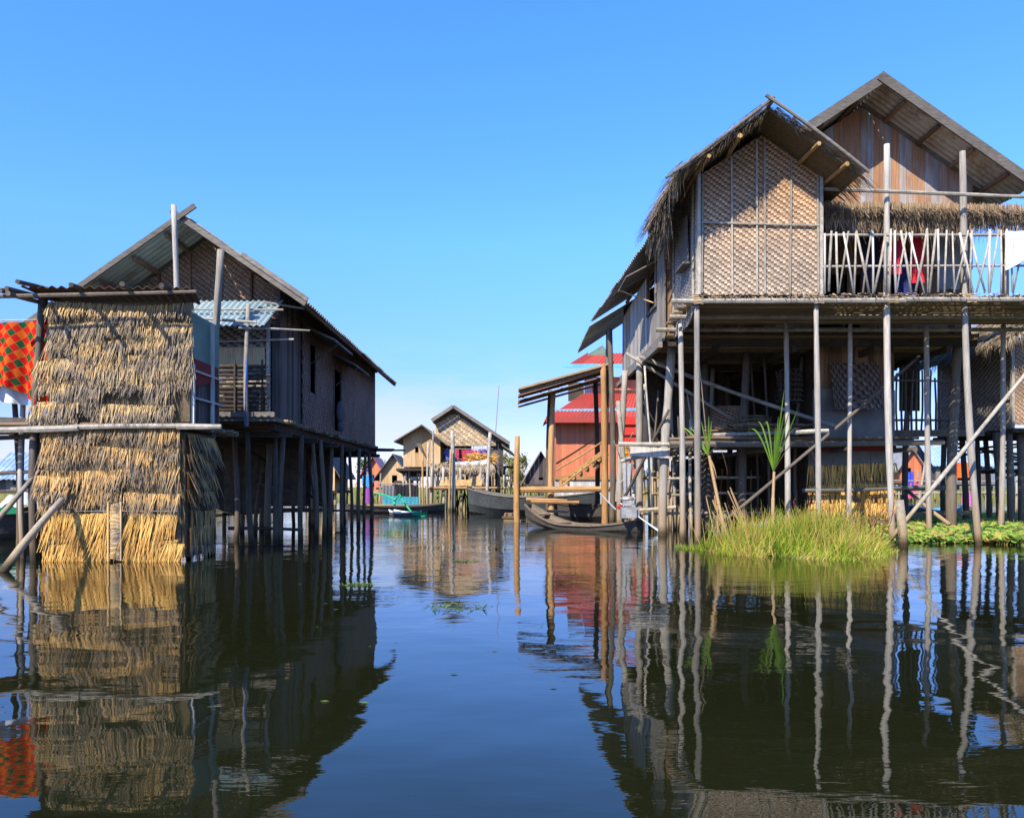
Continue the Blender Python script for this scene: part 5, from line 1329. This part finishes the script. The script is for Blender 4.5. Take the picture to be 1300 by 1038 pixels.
def cane(name, base, h, lean, leaves, label, grp=None):
    b = V(base); root = thing(name, (b.x,b.y,0), label, 'plant', grp)
    tip = b + V((lean, 0, h)); mb = MB(); mb.pole((b.x,b.y,-.1), tip, .036, .026, node=.15); mb.build('stem', M['dryleaf'], root)
    for (dx, up, L_, droop, dry) in leaves:
        mb = MB(); n = 12; vs = []; ts = []; pts = []
        for i in range(n+1):
            k = i/n; c = tip + V((dx*L_*k, -.05*k, up*L_*k - droop*L_*k**3)); ww = .024*math.sin(math.pi*(.12+.86*k))**.7*(1 if not dry else .55)
            sd = V((up,0,-dx)).normalized()*.8 + V((0,.6,0)); vs += [c - sd*ww, c + sd*ww]; ts += [k,k]
        mb.add(vs, [(2*i,2*i+1,2*i+3,2*i+2) for i in range(n)], U(0,1), ts); mb.build('leaf', M['dryleaf' if dry else 'leaf'], root, smooth=True)
g = 'canes growing at the foot of the tall house'
cane('cane_plant', (X(982,14.2),14.2,0), Z(598,14.2), 0, [(.12,1,1.45,.0,0),(.16,1,1.1,.05,0),(.24,1,1.15,.02,0),(.36,1,1.15,.05,0),(-.3,1.35,1.0,.45,0),(-.16,1.5,1.1,.75,0),(-.50,1.45,1.05,.85,0),(.62,1.15,1.2,1.0,1),(.08,1.1,.9,0,0),(.5,1.45,1.0,.75,1),(.02,1,.8,0,0)], 'green cane with long arching leaves rising from the grass clump', g)
cane('cane_plant', (X(928,15),15.0,0), Z(578,15), X(899,15)-X(928,15), [(.0,1,.75,0,0),(.08,1,.7,.05,0),(-.2,1,.75,.1,0),(-.5,1,.75,.3,0),(-.7,1,.8,.3,0),(.25,-.4,.6,.3,1),(.4,.6,.9,1.0,1),(-.1,1,2.3,.0,1)], 'spindly leaning cane with a tall dry stalk left of the grass clump', g)
# dry broken stalks
mb = MB()
for k in range(14): a = P(U(895,935),U(600,650),15.2); mb.pole(a, a+V((U(0,.5),U(-.1,.2),-U(.5,1.0))), .012, seg=5)
own(mb, 'dry_stalks', M['dryleaf'], 'broken dry stalks standing in the water left of the grass clump', 'stalks')
def bush(name, c, rx, ry, rz, n, mat, label, cat='bush', grp=None, ls=.12):
    root = thing(name, (c[0],c[1],0), label, cat, grp); mb = MB(); mb.pole((c[0],c[1],-.1),(c[0]+.2,c[1],c[2]),.12,.05)
    for k in range(5): mb.pole((c[0],c[1],c[2]*.5),(c[0]+U(-.7,.7)*rx,c[1]+U(-.5,.5)*ry,c[2]+U(0,.6)*rz),.05,.02)
    mb.build('trunk', M['post_dark'], root); mb = MB()
    cl = [(V((U(-.8,.8)*rx,U(-.8,.8)*ry,U(-.55,.75)*rz)), U(.25,.5)) for _ in range(16)]
    for k in range(n):
        q, s = random.choice(cl); p = V(c) + q + V((random.gauss(0,.4)*rx*s,random.gauss(0,.4)*ry*s,random.gauss(0,.4)*rz*s))
        a = V((U(-1,1),U(-1,1),U(-1,1))).normalized(); b = a.cross(V((0,0,1))).normalized(); mb.add([p,p+a*ls+b*ls*.4,p+a*ls*2,p+a*ls-b*ls*.4],[(0,1,2,3)])
    mb.build('crown', M[mat], root)
g = 'bushes along the far shore'
for i, (px, Y, rx, rz, lb) in enumerate([(12,85,4.5,1.7,'round green bush behind the blue roofed house'),(48,92,5,1.9,'wide green bush beside the straw hut posts in the far left'),(478,80,2.6,1.6,'green bush behind the orange walled tiny house'),(648,70,1.5,2.2,'thin pale tree right of the laundry house'),(300,100,6,2,'bush beyond the left house stilts'),(1165,90,5,1.6,'bush far back in the right gap'),(900,100,7,2.2,'wide bush beyond the tall house')]):
    bush('bush', (X(px,Y),Y,2.6 if i!=3 else 2.4), rx, 2.2, rz, 2600, 'bush' if i!=3 else 'reed', lb, 'bush' if i!=3 else 'tree', g, .16)
mb = MB()
for k in range(15000):
    Y = U(30,44) if k < 5000 else U(60,112); x = X(U(-25,52),Y) if k < 5000 else X(U(-60,1360),Y)
    if k >= 5000 and Y < 80 and (690 < x*1000/Y+650 < 830): continue
    mb.blade((x,Y,-.05),(U(-.3,.3),U(-.2,.2),1),U(.35,.95)*(1 if Y<50 else 1.5),.06 if Y<50 else .12,(1,0,0),.05,n=2,tip=.2)
o = mb.build('reeds', M['reed']); o['kind'] = 'stuff'; tag(o, 'yellow green reeds growing along the far edges of the lake', 'reeds')
# floating weed scraps
for k, (px, py, s, lb) in enumerate([(577,771,.16,'dark raft of weed floating in open water before the middle house reflection'),(590,712,.10,'small scrap of weed on the blue channel'),(455,742,.08,'scrap of weed floating beside the left house reflection')]):
    Y = 1100/(py-618); mb = MB()
    for q in range(110):
        a = U(0,6.28); r = s*math.sqrt(random.random())*2.2; mb.blade((X(px,Y)+r*math.cos(a), Y+r*.7*math.sin(a), .004), (U(-1,1),U(-1,1),U(0,.25)), U(.03,.09), .02, (U(-1,1),U(-1,1),0), 0, n=1)
    own(mb, 'floating_weed', M['bush'], lb, 'weed', 'weed scraps on the open water')
# small floating leaves on the open water
mb = MB()
for k in range(14):
    Y = U(4,9); x = X(U(380,720),Y); a = U(0,3); s = U(.01,.03); mb.add([(x-s,Y,.004),(x,Y-s*.6,.006),(x+s,Y,.004),(x,Y+s*.6,.005)],[(0,1,2,3)])
o = mb.build('floating_leaves', M['bush']); o['kind'] = 'stuff'; tag(o, 'tiny leaves floating on the open blue water', 'leaves')

def weed(base, n, h, label):
    b0 = V(base); root = thing('weed_plant', (b0.x,b0.y,0), label, 'weed', 'reddish weeds at the water edge')
    mb = MB(); lf = MB()
    for k in range(n):
        d = V((U(-.5,.5),U(-.4,.3),1)).normalized(); L_ = h*U(.5,1.1); p0 = b0+V((U(-.22,.22),U(-.2,.2),0)); mb.pole(p0, p0+d*L_, .008, .004, seg=4, bend=.05)
        for j in range(9):
            c = p0+d*L_*U(.3,1); lf.blade(c, (U(-1,1),U(-1,1),U(-.2,.8)), U(.05,.13), U(.015,.035), (U(-1,1),U(-1,1),.2), .02, n=2, tip=.2, r=U(.1,1))
    mb.build('stems', M['maroon'], root); lf.build('leaves', M['grass'], root)
weed((X(1100,14.3),14.3,.05), 26, .95, 'wiry reddish weed at the right end of the grass clump')
weed((X(1066,14.6),14.6,.1), 18, .75, 'low reddish weed among the grass below the thin stilt')
weed((X(1020,14.2),14.2,.15), 16, .7, 'brownish weed standing in the middle of the grass clump')
